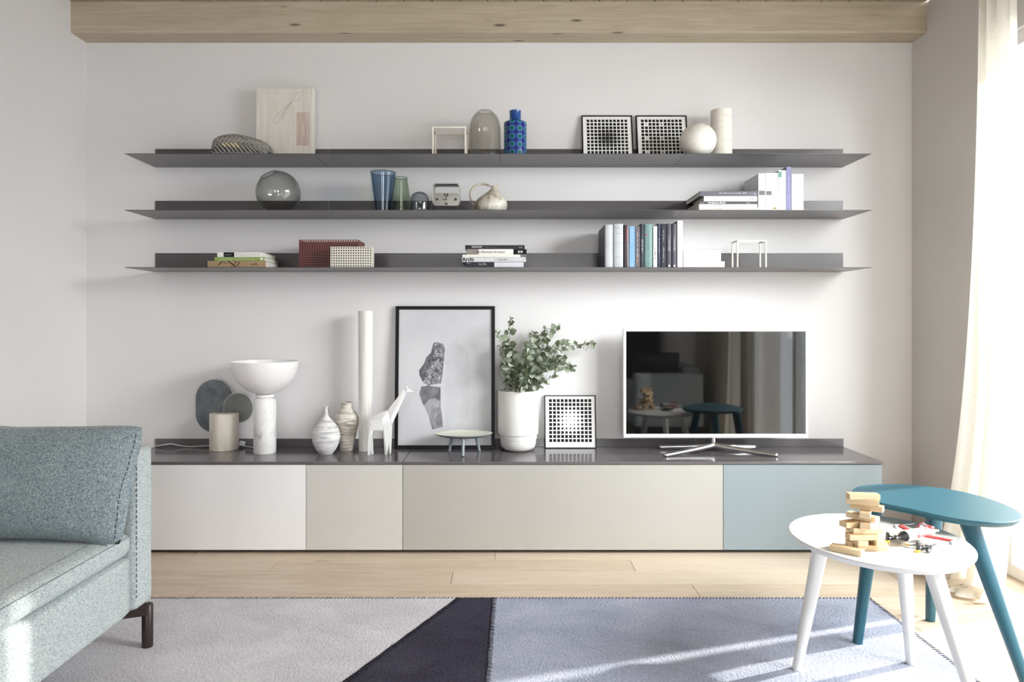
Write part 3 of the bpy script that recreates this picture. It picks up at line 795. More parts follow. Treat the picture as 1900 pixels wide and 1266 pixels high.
for a, b in zip(rings[:-1], rings[1:]):
    for k in range(14): bm.faces.new((a[k], b[k], b[k + 1], a[k + 1]))
    bm.faces.new((a[14], b[14], b[0], a[0]))
bm.faces.new(rings[0]); bm.faces.new(rings[-1])
finish('core', bm, cover((52, 48, 46)), root, True)
bm = BM(); NR, NC = 7, 13
for j in range(NR):
    sg = 1 if j % 2 else -1
    for i in range(NC):
        u = -1 + 2 * (i + 0.5 + (0.25 if j % 2 else 0)) / NC; v = (j + 0.5) / NR
        mi = 1 if (j == 0 and 3 <= i <= 6) else 0
        for lane in (-0.32, 0.32):
            pts = []
            for q in (-1, -0.5, 0, 0.5, 1):
                p = ksurf(u + (q * 1.15 + lane * 0.2) / NC * 2.2, min(0.99, max(0.01, v + lane * 0.6 / NR + sg * q * 0.55 / NR)))
                n_ = Vector((p.x * 0.2, p.y, max(0.004, p.z - 0.03))).normalized()
                pts.append(p + n_ * (0.0048 * (1 - abs(q)) - 0.0065 * abs(q) ** 1.5))
            for p in pts: p.z = max(p.z, 0.0045)
            tube(bm, spline(pts, 3), 0.0045, 7, mi if lane > 0 else 0, radii=[0.0038 + 0.0018 * math.sin(math.pi * k / 12) for k in range(13)])
finish('braided_yarn', bm, [M_YARN, M_YARN2], root, True)

# little frames of thin cream rods
m_rod = plain('cream_lacquered_rod', (236, 230, 218), 0.5)
def rod_cube(x0, x1, ztop, Yf, dep, zb, label, rr=0.0058):
    w = (x1 - x0) / 2; h = ztop - zb; root = thing('rod_frame', label, 'ornament', ((x0 + x1) / 2, Yf, zb))
    bm = BM(); q = rr
    box(bm, -w, w, 0, 2 * q, h - 2 * q, h, 0, 0.001, 1); box(bm, -w, w, dep - 2 * q, dep, h - 2 * q, h, 0, 0.001, 1)
    for s in (-1, 1): box(bm, s * (w - q) - q, s * (w - q) + q, 2 * q, dep - 2 * q, h - 2 * q, h, 0, 0.001, 1)
    finish('top_rail', bm, m_rod, root)
    for sx in (-1, 1):
        for y0 in (0, dep - 2 * q):
            bm = BM(); box(bm, sx * (w - q) - q, sx * (w - q) + q, y0, y0 + 2 * q, 0, h - 2 * q - 0.0001, 0, 0.001, 1); finish('leg', bm, m_rod, root)
    return root
rod_cube(PX(801.5, -0.24), PX(865, -0.24), PZ(234.5, -0.24), -0.24, 0.13, zs, 'small open frame of cream rods on the top shelf beside the glass dome', 0.0042)
rod_cube(PX(1367.5, -0.22), PX(1422.8, -0.22), PZ(445.6, -0.22), -0.22, 0.085, SHELF_Z[2] + 0.0003, 'small open frame of cream rods at the right of the bottom shelf', 0.0036)

# glass dome
G_RIM = glass('glass_edge', (60, 66, 66), (10, 12, 14))
G_SMOKE = glass('smoky_brown_glass', (220, 217, 208), (112, 110, 103))
G_SMOKE2 = glass('smoky_grey_glass', (222, 223, 219), (98, 98, 95))
G_DOME = glass('smoky_blue_glass', (205, 212, 218), (70, 80, 92))
G_BLUE = glass('deep_blue_glass', (108, 140, 172), (38, 62, 96))
G_GREEN = glass('sage_green_glass', (196, 210, 190), (96, 118, 92))
def glass_vessel(name, label, cx, Yc, zb, prof, gmat, thick=0.0025, cat='vase', n=6, group=None, rot=(0, 0, 0)):
    root = thing(name, label, cat, (cx, Yc, zb), rot=rot, group=group)
    o = smooth_prof(prof, n); inn = [(max(0.0, r_ - thick), z_) for r_, z_ in o if z_ > thick * 1.5][::-1]
    pr = [(0, 0)] + o + [(o[-1][0] - thick * 0.5, o[-1][1] + thick * 0.4)] + inn + [(0, inn[-1][1])]
    bm = BM(); lathe(bm, pr, 64); finish('glass_body', bm, gmat, root, True, 60)
    bm = BM(); rr_, rz_ = o[-1]; tube(bm, [(rr_ * math.cos(a / 40 * 6.2832), rr_ * math.sin(a / 40 * 6.2832), rz_) for a in range(40)], 0.0011, 6, cyc=True); finish('rim', bm, G_RIM, root, True, 180)
    return root
Yd = -0.19; rD = (PX(929.5, Yd) - PX(870.5, Yd)) / 2; cD = PX(900, Yd); hD = PZ(207.5, Yd) - zs
prof = [(rD * 0.9, 0), (rD * 0.98, 0.006), (rD, 0.02), (rD, hD * 0.45), (rD * 0.985, hD * 0.64), (rD * 0.9, hD * 0.80), (rD * 0.74, hD * 0.91), (rD * 0.55, hD * 0.975), (rD * 0.46, hD)]
root = glass_vessel('glass_dome', 'smoky glass dome vase with an open top, on the top shelf', cD, Yd, zs, prof, G_SMOKE)
# blue patterned bottle vase
Yb_ = -0.2; rB = (PX(977, Yb_) - PX(935, Yb_)) / 2; cB = PX(956, Yb_); hB = PZ(206.5, Yb_) - zs
m = Mat('glazed_cobalt', (38, 84, 150), 0.18, spec=0.6)
tc = m.n.new('ShaderNodeTexCoord'); sep = m.n.new('ShaderNodeSeparateXYZ'); m.l.new(tc.outputs['Object'], sep.inputs[0])
def mth(m, op, a, b=None):
    q = m.n.new('ShaderNodeMath'); q.operation = op
    for i, v in enumerate((a, b)):
        if v is None: continue
        if isinstance(v, (int, float)): q.inputs[i].default_value = v
        else: m.l.new(v, q.inputs[i])
    return q.outputs[0]
ang = mth(m, 'ARCTAN2', sep.outputs[1], sep.outputs[0])
uu = mth(m, 'MULTIPLY', ang, 9 / (2 * math.pi)); ring_h = 2 * math.pi * rB / 9
vv = mth(m, 'DIVIDE', mth(m, 'SUBTRACT', sep.outputs[2], 0.016), ring_h)
fu = mth(m, 'SUBTRACT', mth(m, 'FRACT', mth(m, 'ADD', uu, 9.17)), 0.5); fv = mth(m, 'SUBTRACT', mth(m, 'FRACT', mth(m, 'ADD', vv, 10.5)), 0.5)
dd = mth(m, 'SQRT', mth(m, 'ADD', mth(m, 'MULTIPLY', fu, fu), mth(m, 'MULTIPLY', fv, fv)))
circ = m.ramp(dd, [(0.0, (10, 50, 52)), (0.12, (20, 86, 80)), (0.22, (16, 66, 84)), (0.27, (66, 142, 158)), (0.31, (26, 84, 146)), (0.37, (60, 132, 164)), (0.42, (28, 84, 156)), (0.47, (34, 34, 112))])
inband = mth(m, 'LESS_THAN', sep.outputs[2], hB * 0.745)
m.color(m.mix(inband, rgb(28, 76, 142), circ)).bump(dd, 0.35, 0.004)
root = thing('bottle_vase', 'cobalt blue ceramic bottle vase with turquoise ring pattern, on the top shelf', 'vase', (cB, Yb_, zs))
prof = [(rB * 0.96, 0), (rB, 0.004), (rB, 0.012), (rB, hB * 0.4), (rB, hB * 0.70), (rB * 0.97, hB * 0.745), (rB * 0.72, hB * 0.775), (rB * 0.55, hB * 0.81), (rB * 0.50, hB * 0.87), (rB * 0.50, hB * 0.95), (rB * 0.52, hB)]
bm = BM(); lathe(bm, vessel(prof, 0.004, 5), 64); finish('ceramic_body', bm, m.m, root, True, 50)
# cream sphere and cylinder vases
def cream(name, axis_scale, a, b, c):
    m = Mat(name, b, 0.6, spec=0.3)
    f = m.noise(2.2, 7, 0.72, m.coord(axis_scale), 1.6)
    m.color(m.ramp(f, [(0.32, a), (0.45, b), (0.7, c)])); m.bump(f, 0.05, 0.003)
    return m.m
M_CREAM = cream('streaked_cream_clay', (3, 3, 34), (196, 186, 172), (224, 219, 209), (234, 231, 223))
M_CREAM2 = cream('faintly_streaked_clay', (4, 4, 22), (212, 203, 190), (230, 226, 217), (236, 233, 226))
Yv = -0.2; cS = PX(1295, Yv); rS = (PX(1328.3, Yv) - PX(1261.8, Yv)) / 2; hS = PZ(230.5, Yv) - zs
prof = []
for k in range(13):
    th = R(-72 + 144 * k / 12 + 6 * (k == 12)); prof.append((rS * math.cos(th), hS / 2 + hS / 2 / math.sin(R(78)) * math.sin(th)))
prof[0] = (prof[0][0], 0)
root = thing('globe_vase', 'round cream clay vase with fine streaks, on the top shelf', 'vase', (cS, Yv, zs))
bm = BM(); lathe(bm, vessel(prof, 0.004, 4), 64); finish('ceramic_body', bm, M_CREAM2, root, True, 60)
Yv = -0.115; cS = PX(1338.3, Yv); rS = (PX(1357.6, Yv) - PX(1319, Yv)) / 2; hS = PZ(208, Yv) - zs
root = thing('cylinder_vase', 'tall cream clay cylinder vase with brown streaks, behind the round vase', 'vase', (cS, Yv, zs))
bm = BM(); lathe(bm, vessel([(rS * 0.97, 0), (rS, 0.004), (rS, hS * 0.5), (rS, hS - 0.003), (rS * 0.98, hS)], 0.004, 4), 64); finish('ceramic_body', bm, M_CREAM, root, True, 50)

# ================================================================== MIDDLE SHELF OBJECTS
zs2 = SHELF_Z[1] + 0.0003
Yg = -0.165; rG = (PX(556.8, Yg) - PX(476, Yg)) / 2; cG = PX(516.4, Yg)
root = thing('glass_globe', 'smoky grey glass globe vase with a tilted opening, on the middle shelf', 'vase', (cG, Yg, zs2))
bm = BM(); prof = []
N = 26
for k in range(N + 1):
    th = math.pi * (0.0 + (1 - 0.125) * k / N); prof.append((rG * math.sin(th), -rG * math.cos(th)))
inn = [((rG - 0.003) / rG * a, (rG - 0.003) / rG * b) for a, b in prof][::-1]
hG = PZ(319.5, Yg) - zs2
lathe(bm, prof + inn, 72, mat=Matrix.Translation((0, 0, rG - 0.004)) @ Matrix.Rotation(R(-27), 4, 'Y') @ Matrix.Rotation(R(8), 4, 'X'))
for v in bm.verts: v.co.z = max(v.co.z, 0.0 if v.co.z < 0.0005 else v.co.z)
finish('glass_body', bm, G_SMOKE2, root, True, 60)
MG = Matrix.Translation((0, 0, rG - 0.004)) @ Matrix.Rotation(R(-27), 4, 'Y') @ Matrix.Rotation(R(8), 4, 'X')
bm = BM(); tube(bm, [MG @ Vector((prof[-1][0] * math.cos(a / 40 * 6.2832), prof[-1][0] * math.sin(a / 40 * 6.2832), prof[-1][1])) for a in range(40)], 0.0018, 6, cyc=True); finish('rim', bm, G_RIM, root, True, 180)
Yq = -0.2
c = PX(711, Yq); k_ = (Yq + D) / F
glass_vessel('glass_tumbler', 'tall deep blue flared glass on the middle shelf', c, Yq, zs2,
             [(13.5 * k_, 0), (14.2 * k_, 0.003), (16.0 * k_, 0.045), (19.5 * k_, 0.11), (23.6 * k_, PZ(320.5, Yq) - zs2)], G_BLUE, 0.003, 'glass')
Yq = -0.14; k_ = (Yq + D) / F
glass_vessel('glass_tumbler', 'pale green glass narrowing upwards, behind the blue flared glass', PX(744, Yq), Yq, zs2,
             [(20 * k_, 0), (21 * k_, 0.004), (20.3 * k_, 0.03), (16.6 * k_, 0.1), (12.2 * k_, PZ(330, Yq) - zs2)], G_GREEN, 0.003, 'glass')
Yq = -0.21; k_ = (Yq + D) / F; hq = PZ(357, Yq) - zs2
glass_vessel('glass_dome', 'small blue-grey glass dome between the green glass and the clock', PX(779, Yq), Yq, zs2,
             [(16 * k_, 0), (17.6 * k_, 0.006), (18 * k_, 0.03), (17.6 * k_, hq * 0.62), (15.5 * k_, hq * 0.82), (11 * k_, hq * 0.95), (5.5 * k_, hq)], G_DOME, 0.0035, 'vase')
# carriage-style clock with a broad handle
m = Mat('brushed_steel', (176, 174, 170), 0.34, metal=0.85)
m.bump(m.noise(20, 3, 0.5, m.coord((1, 1, 60))), 0.08, 0.002); M_STEEL = m.m
M_FACE = plain('clock_face_metal', (166, 164, 158), 0.45, metal=0.4)
Yc = -0.235; k_ = (Yc + D) / F; cx = PX(827.6, Yc)
root = thing('desk_clock', 'metal desk clock with a broad rounded handle, numerals 12, 3, 6 and 9', 'clock', (cx, Yc, zs2))
def rrect(w, z0, z1, rad, n=6):
    pts = []
    for (sx, cz, a0) in ((1, z0 + rad, -90), (1, z1 - rad, 0), (-1, z1 - rad, 90), (-1, z0 + rad, 180)):
        for k in range(n + 1):
            a = R(a0 + 90 * k / n); pts.append((sx * (w - rad) + rad * math.cos(a), cz + rad * math.sin(a)))
    return pts
fz0, fz1 = PZ(382, Yc) - zs2, PZ(358.5, Yc) - zs2; fw = 23.5 * k_
bm = BM(); prism(bm, rrect(fw, fz0, fz1, 0.010), 'y', 0, 0.05, 0, 0.001); finish('case', bm, M_FACE, root, True)
bm = BM(); box(bm, -fw * 0.95, fw * 0.95, 0.006, 0.075, 0, fz0 - 0.0002, 0, 0.002); finish('base', bm, M_DARK, root)
hz = PZ(339.5, Yc) - zs2
bm = BM(); out = [(x, z_) for x, z_ in rrect(24.8 * k_, fz0 + 0.012, hz, 0.016)]
inn = [(x, z_) for x, z_ in rrect(24.8 * k_ - 0.0034, fz0 + 0.012, hz - 0.005, 0.0135)]
n = len(out); half = [i for i in range(n) if out[i][1] > fz0 + 0.028]
o_ = [out[i] for i in half]; i_ = [inn[i] for i in half]
o_ = [(24.8 * k_, fz0 + 0.012)] + o_ + [(-24.8 * k_, fz0 + 0.012)]; i_ = [(24.8 * k_ - 0.0034, fz0 + 0.012)] + i_ + [(-24.8 * k_ + 0.0034, fz0 + 0.012)]
prism(bm, o_ + i_[::-1], 'y', -0.001, 0.078, 0, 0.0005); finish('handle', bm, M_STEEL, root, True)
fc = (fz0 + fz1) / 2; fh = fz1 - fz0
for tx, w_, h_, x_, z_ in (('12', .0115 * 2, 0.0125, 0.001, fc + fh * 0.36), ('3', 0.0165, 0.0115, fw * 0.73, fc), ('9', 0.0165, 0.0115, -fw * 0.73, fc), ('6', 0.0165, 0.0115, 0.001, fc - fh * 0.33)):
    lettering(tx, w_ * 0.9, h_, x_, -0.0004, z_, M_INK, root, name='numeral', bold=0.045)
bm = BM(); box(bm, -fw * 0.3, 0.004, -0.0016, -0.0006, fc - 0.0014, fc + 0.0010); finish('hour_hand', bm, M_INK, root)
bm = BM(); prism(bm, [(-0.0035, fc - 0.006), (-0.001, fc - 0.006), (0.0048, fc + fh * 0.3), (0.002, fc + fh * 0.3)], 'y', -0.0026, -0.0018); finish('minute_hand', bm, M_INK, root)
# jug
m = Mat('mottled_glaze', (196, 188, 172), 0.3, spec=0.5)
f = m.noise(14, 7, 0.7, m.coord((1, 1, 0.55)), 0.8)
m.color(m.ramp(f, [(0.36, (112, 98, 76)), (0.46, (186, 178, 160)), (0.6, (222, 218, 208))])); M_JUG = m.m
Yj = -0.19; k_ = (Yj + D) / F; x0 = PX(911, Yj)
root = thing('jug', 'mottled cream ceramic jug with a looping handle, on the middle shelf', 'jug', (x0, Yj, zs2))
def jz(py): return max(0, PZ(py, Yj) - zs2)
sec = [(398, 900, 928), (397, 888, 934), (391, 882, 938.5), (384, 880, 941), (376, 881, 941), (370, 885.5, 937.5), (364, 893.5, 932), (359, 901, 928.5), (354, 907.5, 925), (350, 911, 922.8), (347, 912, 924), (344.8, 911, 927)]
t = BM(); rings = []; seg = 40; bz = sec[0][0]
for py, a, b in sec:
    c_, rr = (PX(a, Yj) + PX(b, Yj)) / 2 - x0, (b - a) / 2 * k_
    z_ = jz(py) if py < 396 else (0.0 if py == 398 else 0.002)
    rings.append([t.verts.new((c_ + rr * math.cos(2 * math.pi * q / seg), rr * 0.93 * math.sin(2 * math.pi * q / seg), z_ + (0.003 * math.cos(2 * math.pi * q / seg) if py < 346 else 0))) for q in range(seg)])
rings.append([t.verts.new(v.co * 1.0 + Vector((-(v.co.x - (PX(919, Yj) - x0)) * 0.3, -v.co.y * 0.3, -0.004))) for v in rings[-1]])
for a, b in zip(rings[:-1], rings[1:]):
    for q in range(seg): t.faces.new((a[q], a[(q + 1) % seg], b[(q + 1) % seg], b[q]))
t.faces.new(rings[0]); t.faces.new(rings[-1])
bm = BM(); merge(bm, t); finish('ceramic_body', bm, M_JUG, root, True, 70)
pts = [(914, 348), (908, 344.5), (901, 342.6), (891.7, 341.6), (881.5, 345), (874.3, 354.6), (873.2, 366), (877.2, 377), (884, 385)]
bm = BM(); P_ = spline([(PX(a, Yj) - x0, 0, jz(b)) for a, b in pts], 6); tube(bm, P_, 0.0055, 12, radii=[0.0048 + 0.0014 * math.sin(math.pi * i / (len(P_) - 1)) for i in range(len(P_))])
finish('handle', bm, M_JUG, root, True, 180)

# ================================================================== PERFORATED BOXES (bottom shelf)
def perforated(name, col, x0, x1, ztop, Yf, dep, z0, n, label):
    """open-topped box of perforated sheet: real holes through the front and the ends"""
    w = (x1 - x0) / 2; h = ztop - z0; mt = plain(name, col, 0.5, var=0.03)
    root = thing('perforated_box', label, 'box', ((x0 + x1) / 2, Yf, z0), group='perforated boxes on the bottom shelf')
    def sheet(W, Hh, nx, nz):
        """W x Hh grid in XZ with square holes"""
        bm = BM(); px_, pz_ = W / nx, Hh / nz; hs = 0.27
        xs = [0.0]; zsx = [0.0]
        for i in range(nx): xs += [(i + 0.5 - hs) * px_, (i + 0.5 + hs) * px_]
        for i in range(nz): zsx += [(i + 0.5 - hs) * pz_, (i + 0.5 + hs) * pz_]
        xs.append(W); zsx.append(Hh)
        V = {}
        def v(i, j):
            if (i, j) not in V: V[(i, j)] = bm.verts.new((xs[i], 0, zsx[j]))
            return V[(i, j)]
        for i in range(len(xs) - 1):
            for j in range(len(zsx) - 1):
                if i % 2 == 1 and j % 2 == 1: continue
                bm.faces.new((v(i, j), v(i + 1, j), v(i + 1, j + 1), v(i, j + 1)))
        return bm
    st = 2 * w / n; nz = max(3, round(h / st)); nd = max(3, round(dep / st))
    for nm, mtx, W, nx in (('front_panel', Matrix.Translation((-w, 0.0016, 0)), 2 * w, n), ('back_panel', Matrix.Translation((-w, dep, 0)), 2 * w, n),
                          ('side_panel', Matrix.Translation((-w + 0.0016, 0.002, 0)) @ Matrix.Rotation(R(90), 4, 'Z'), dep - 0.004, nd),
                          ('side_panel', Matrix.Translation((w, 0.002, 0)) @ Matrix.Rotation(R(90), 4, 'Z'), dep - 0.004, nd)):
        b = sheet(W, h, nx, nz); bmesh.ops.transform(b, matrix=mtx, verts=b.verts[:]); o = finish(nm, b, mt, root); md = o.modifiers.new('thickness', 'SOLIDIFY'); md.thickness = 0.0016; md.offset = 0
    bm = BM(); box(bm, -w + 0.002, w - 0.002, 0.002, dep - 0.002, 0.0, 0.0015); finish('bottom_panel', bm, mt, root)
    bm = BM(); lt = h - (1.25 * h / nz if n > 20 else 0.004); box(bm, -w + 0.004, w - 0.004, 0.005, dep - 0.004, 0.002, lt, 0, 0.001, 1); finish('inner_shade_block', bm, M_DARK, root)  # added dark block, stands for the shade inside seen through the holes
    return root
zs3 = SHELF_Z[2] + 0.0003
perforated('oxide_red_metal', (118, 66, 66), PX(554.5, -0.215), PX(664, -0.215), PZ(445, -0.215), -0.215, 0.16, zs3, 24, 'larger oxide red perforated metal box, behind the cream one')
perforated('cream_metal', (228, 224, 212), PX(613, -0.282), PX(689.5, -0.282), PZ(457.8, -0.282), -0.282, 0.06, zs3, 17, 'smaller cream perforated metal box, in front of the red one')

# ================================================================== OBJECTS ON THE WORKTOP
zw = CT + 0.0004
def yw(py): return (H - CT) * F / (py - VY) - D        # depth of a contact point on the worktop seen at image row py
# table mirror on a travertine base; the discs' speckled colour paints the mirrored fabric
m = Mat('travertine', (214, 204, 186), 0.5, spec=0.3)
f = m.noise(5, 7, 0.7, m.coord((5, 5, 0.8)), 0.7)
m.color(m.ramp(f, [(0.3, (206, 195, 176)), (0.5, (222, 214, 200)), (0.7, (234, 229, 219))])).bump(m.noise(60, 4, 0.6, m.coord((1, 1, 0.3))), 0.1, 0.002); M_TRAV = m.m
m = Mat('painted_reflection_oval', (92, 96, 99), 0.6, spec=0.3)
f = m.voronoi(420); g = m.noise(9, 5, 0.6)
m.color(m.mix(0.5, m.ramp(f, [(0.1, (70, 76, 82)), (0.8, (150, 154, 156))]), m.ramp(g, [(0.38, (54, 62, 70)), (0.62, (138, 144, 148))]))); M_REFL_OVAL = m.m
m = Mat('painted_reflection_round', (110, 111, 110), 0.6, spec=0.3)
m.color(m.mix(0.35, m.ramp(m.voronoi(380), [(0.1, (84, 86, 88)), (0.8, (146, 146, 140))]), rgb(112, 114, 114))); M_REFL_ROUND = m.m
Yt = yw(834); k_ = (Yt + D) / F; cx = PX(416, Yt)
root = thing('table_mirror', 'table mirror on a travertine cylinder, oval and round disc with painted grey reflections, left of the lamp', 'ornament', (cx, Yt, zw))
rT = 25.6 * k_; hT = PZ(766.5, Yt) - zw
bm = BM()
pts = []
for k in range(48):
    a = 2 * math.pi * k / 48; q = rT * (1.0 + (0.0 if -2.2 < a - math.pi * 1.0 < 0.9 else 0.0))
    x_, y_ = q * math.cos(a), q * math.sin(a)
    pts.append((x_, min(y_, 0.026)))
prism(bm, pts, 'z', 0, hT, 0, 0.003); finish('base', bm, M_TRAV, root, True, 35)
yd = 0.048
def disc(cxp, czp, rx, straight, mat, yy, name):
    kk = (Yt + yy + D) / F; X_ = PX(cxp, Yt + yy) - cx; Z_ = PZ(czp, Yt + yy) - zw; rr = rx * kk; st = straight * kk
    pts = [(X_ + rr * math.cos(R(a)), Z_ + st + rr * math.sin(R(a))) for a in range(0, 181, 5)] + [(X_ + rr * math.cos(R(a)), Z_ - st + rr * math.sin(R(a))) for a in range(180, 361, 5)]
    bm = BM(); prism(bm, pts, 'y', yy, yy + 0.008, 0, 0.001); o = finish(name, bm, mat, root, True, 30)
    rim = BM(); tube(rim, [(a, yy + 0.004, b) for a, b in pts if True], 0.0032, 8, cyc=True); finish('rim', rim, plain('pale_metal_rim', (208, 206, 202), 0.35), o, True)
    return o
disc(397.5, 753.5, 34.5, 14.5, M_REFL_OVAL, 0.056, 'oval_disc')
disc(442, 757, 27.0, 0, M_REFL_ROUND, 0.036, 'round_disc')
# lamp
m = Mat('white_marble', (238, 237, 235), 0.3, spec=0.5)
f = m.noise(7, 8, 0.65, m.coord((1, 1, 0.8), (0.4, 0.3, 0)), 1.8)
m.color(m.ramp(f, [(0.30, (150, 150, 154)), (0.385, (226, 225, 224)), (0.5, (240, 239, 237))])); M_MARBLE = m.m
m = Mat('opal_glass', (242, 240, 240), 0.28, spec=0.5)
m.b.inputs['Subsurface Weight'].default_value = 0.25; m.b.inputs['Subsurface Radius'].default_value = (0.03, 0.03, 0.03); M_OPAL = m.m
Yl = -0.169; k_ = (Yl + D) / F; cx = PX(491.5, Yl)
LAMP = (cx, Yl)
root = thing('table_lamp', 'table lamp with a white marble cylinder base and a white bowl shade', 'lamp', (cx, Yl, zw))
rL = 20.2 * k_; hL = PZ(737, Yl) - zw
bm = BM(); lathe(bm, [(0, 0)] + [(rL * 0.96, 0), (rL, 0.004), (rL, hL * 0.5), (rL, hL - 0.028), (rL * 0.97, hL - 0.017), (rL * 0.86, hL - 0.007), (rL * 0.6, hL), (0, hL)], 56); finish('lamp_base', bm, M_MARBLE, root, True, 60)
bm = BM(); lathe(bm, [(0, hL), (0.043, hL), (0.044, hL + 0.012), (0.036, hL + 0.014), (0, hL + 0.014)], 40); finish('collar', bm, M_OPAL, root, True)
zb_ = hL + 0.0142; zt_ = PZ(670.5, Yl) - zw; rS_ = 60 * k_; hh_ = zt_ - zb_
pr = [(0.0, zb_)] + [(rS_ * math.sin(R(a)) ** 0.92, zb_ + hh_ * (1 - math.cos(R(a)) ** 1.1)) for a in range(6, 90, 6)] + [(rS_, zt_)]
inn = [((rS_ - 0.004) * math.sin(R(a)) ** 0.92, zb_ + 0.004 + (hh_ - 0.004) * (1 - math.cos(R(a)) ** 1.1)) for a in range(84, 0, -6)] + [(0, zb_ + 0.004)]
inn = [(rS_ - 0.004, zt_ - 0.0002)] + inn
bm = BM(); lathe(bm, pr + inn, 72); finish('lamp_shade', bm, M_OPAL, root, True, 50)
# cord with plug
ctrl = [(262, 838), (275, 831), (290, 828), (305, 825.5), (318, 824), (333, 827), (350, 829), (372, 828), (395, 827), (430, 827.5), (446, 823)]
Yc0 = -0.036
P_ = [Vector((PX(a, Yc0), Yc0 - 0.003 * math.sin(i), PZ(b, Yc0 - 0.003 * math.sin(i)))) for i, (a, b) in enumerate(ctrl)]
P_ = [Vector((p.x, p.y, max(p.z, zw + 0.0022))) for p in P_]
root = thing('power_cord', 'white power cord with a plug running behind the travertine base to the lamp', 'cord', (P_[4].x, Yc0, zw))
off = Vector((P_[4].x, Yc0, zw))
bm = BM(); tube(bm, spline([p - off for p in P_], 8), 0.0021, 8)
q0 = Vector((PX(452, Yc0), Yc0, zw + 0.009)) - off; q1 = Vector((LAMP[0] - 0.01, LAMP[1] + 0.058, zw + 0.003)) - off
tube(bm, spline([q0, (q0 + q1) / 2 + Vector((0, 0, 0.001)), q1], 8), 0.0021, 8); finish('cable', bm, M_TRIM, root, True, 180)
bm = BM(); c0 = P_[-1] - off
box(bm, -0.013, 0.013, -0.009, 0.009, -0.011, 0.011, 0, 0.002, 2, Matrix.Translation((c0.x + 0.009, c0.y, max(c0.z, 0.0135))) @ Matrix.Rotation(R(14), 4, 'Y'))
finish('plug', bm, M_TRIM, root, True)
# striped clay vases
def striped(name, cols, tilt, sc=1.0):
    m = Mat(name, cols[1], 0.6, spec=0.3)
    f = m.noise(2.6 * sc, 6, 0.66, m.coord((3, 3, 26), tilt), 1.0)
    m.color(m.ramp(f, [(0.36, cols[0]), (0.47, cols[1]), (0.58, cols[2])])); m.bump(f, 0.1, 0.004); return m.m
M_STR1 = striped('marbled_grey_clay', ((172, 171, 176), (208, 206, 208), (233, 230, 226)), (0.12, 0.14, 0))
M_STR2 = striped('brushed_umber_clay', ((146, 136, 124), (196, 188, 176), (226, 221, 212)), (0.02, -0.03, 0), 1.3)
Y1 = yw(843); k_ = (Y1 + D) / F
def Zw(py, Y): return PZ(py, Y) - zw
root = thing('bottle_vase', 'grey and white marbled clay vase with a thin flared neck', 'vase', (PX(605, Y1), Y1, zw))
pr = [(11 * k_, 0), (12 * k_, 0.003), (18 * k_, Zw(834, Y1)), (23.5 * k_, Zw(822, Y1)), (25.6 * k_, Zw(810, Y1)), (24 * k_, Zw(800, Y1)), (18 * k_, Zw(788, Y1)), (10 * k_, Zw(779, Y1)), (5.2 * k_, Zw(773, Y1)), (3.2 * k_, Zw(765, Y1)), (3.0 * k_, Zw(758, Y1)), (4.0 * k_, Zw(755, Y1)), (5.8 * k_, Zw(753, Y1))]
bm = BM(); lathe(bm, vessel(pr, 0.002, 5), 56); finish('ceramic_body', bm, M_STR1, root, True, 60)
Y2 = yw(835.5); k_ = (Y2 + D) / F
root = thing('shouldered_vase', 'beige and brown striped clay vase with a short neck', 'vase', (PX(643.4, Y2), Y2, zw))
pr = [(12 * k_, 0), (12.4 * k_, 0.004), (14 * k_, Zw(822, Y2)), (18.5 * k_, Zw(802, Y2)), (21.5 * k_, Zw(786, Y2)), (21.4 * k_, Zw(776, Y2)), (17.5 * k_, Zw(767, Y2)), (12.3 * k_, Zw(761, Y2)), (10.6 * k_, Zw(755, Y2)), (10.5 * k_, Zw(747, Y2))]
bm = BM(); lathe(bm, vessel(pr, 0.003, 5), 56); finish('ceramic_body', bm, M_STR2, root, True, 60)
# tall tube vase
Y3 = yw(836); k_ = (Y3 + D) / F
m = Mat('ribbed_white_clay', (232, 230, 225), 0.55, spec=0.35)
f = m.noise(10, 4, 0.6, m.coord((6, 6, 0.4))); m.color(m.ramp(f, [(0.35, (222, 219, 212)), (0.65, (236, 234, 230))])).bump(f, 0.3, 0.004)
root = thing('tube_vase', 'very tall narrow white clay tube vase beside the large frame', 'vase', (PX(678.3, Y3), Y3, zw))
bm = BM(); hT3 = Zw(587.5, Y3)
t = BM(); lathe(t, vessel([(12.2 * k_, 0), (12.6 * k_, 0.004), (13 * k_, hT3 * 0.4), (13.3 * k_, hT3 - 0.003), (13.0 * k_, hT3)], 0.004, 8), 36)
for v in t.verts:
    a = math.atan2(v.co.y, v.co.x); s = 1 + 0.012 * math.sin(a * 9 + v.co.z * 3); v.co.x *= s; v.co.y *= s
merge(bm, t); finish('ceramic_body', bm, m.m, root, True, 50)

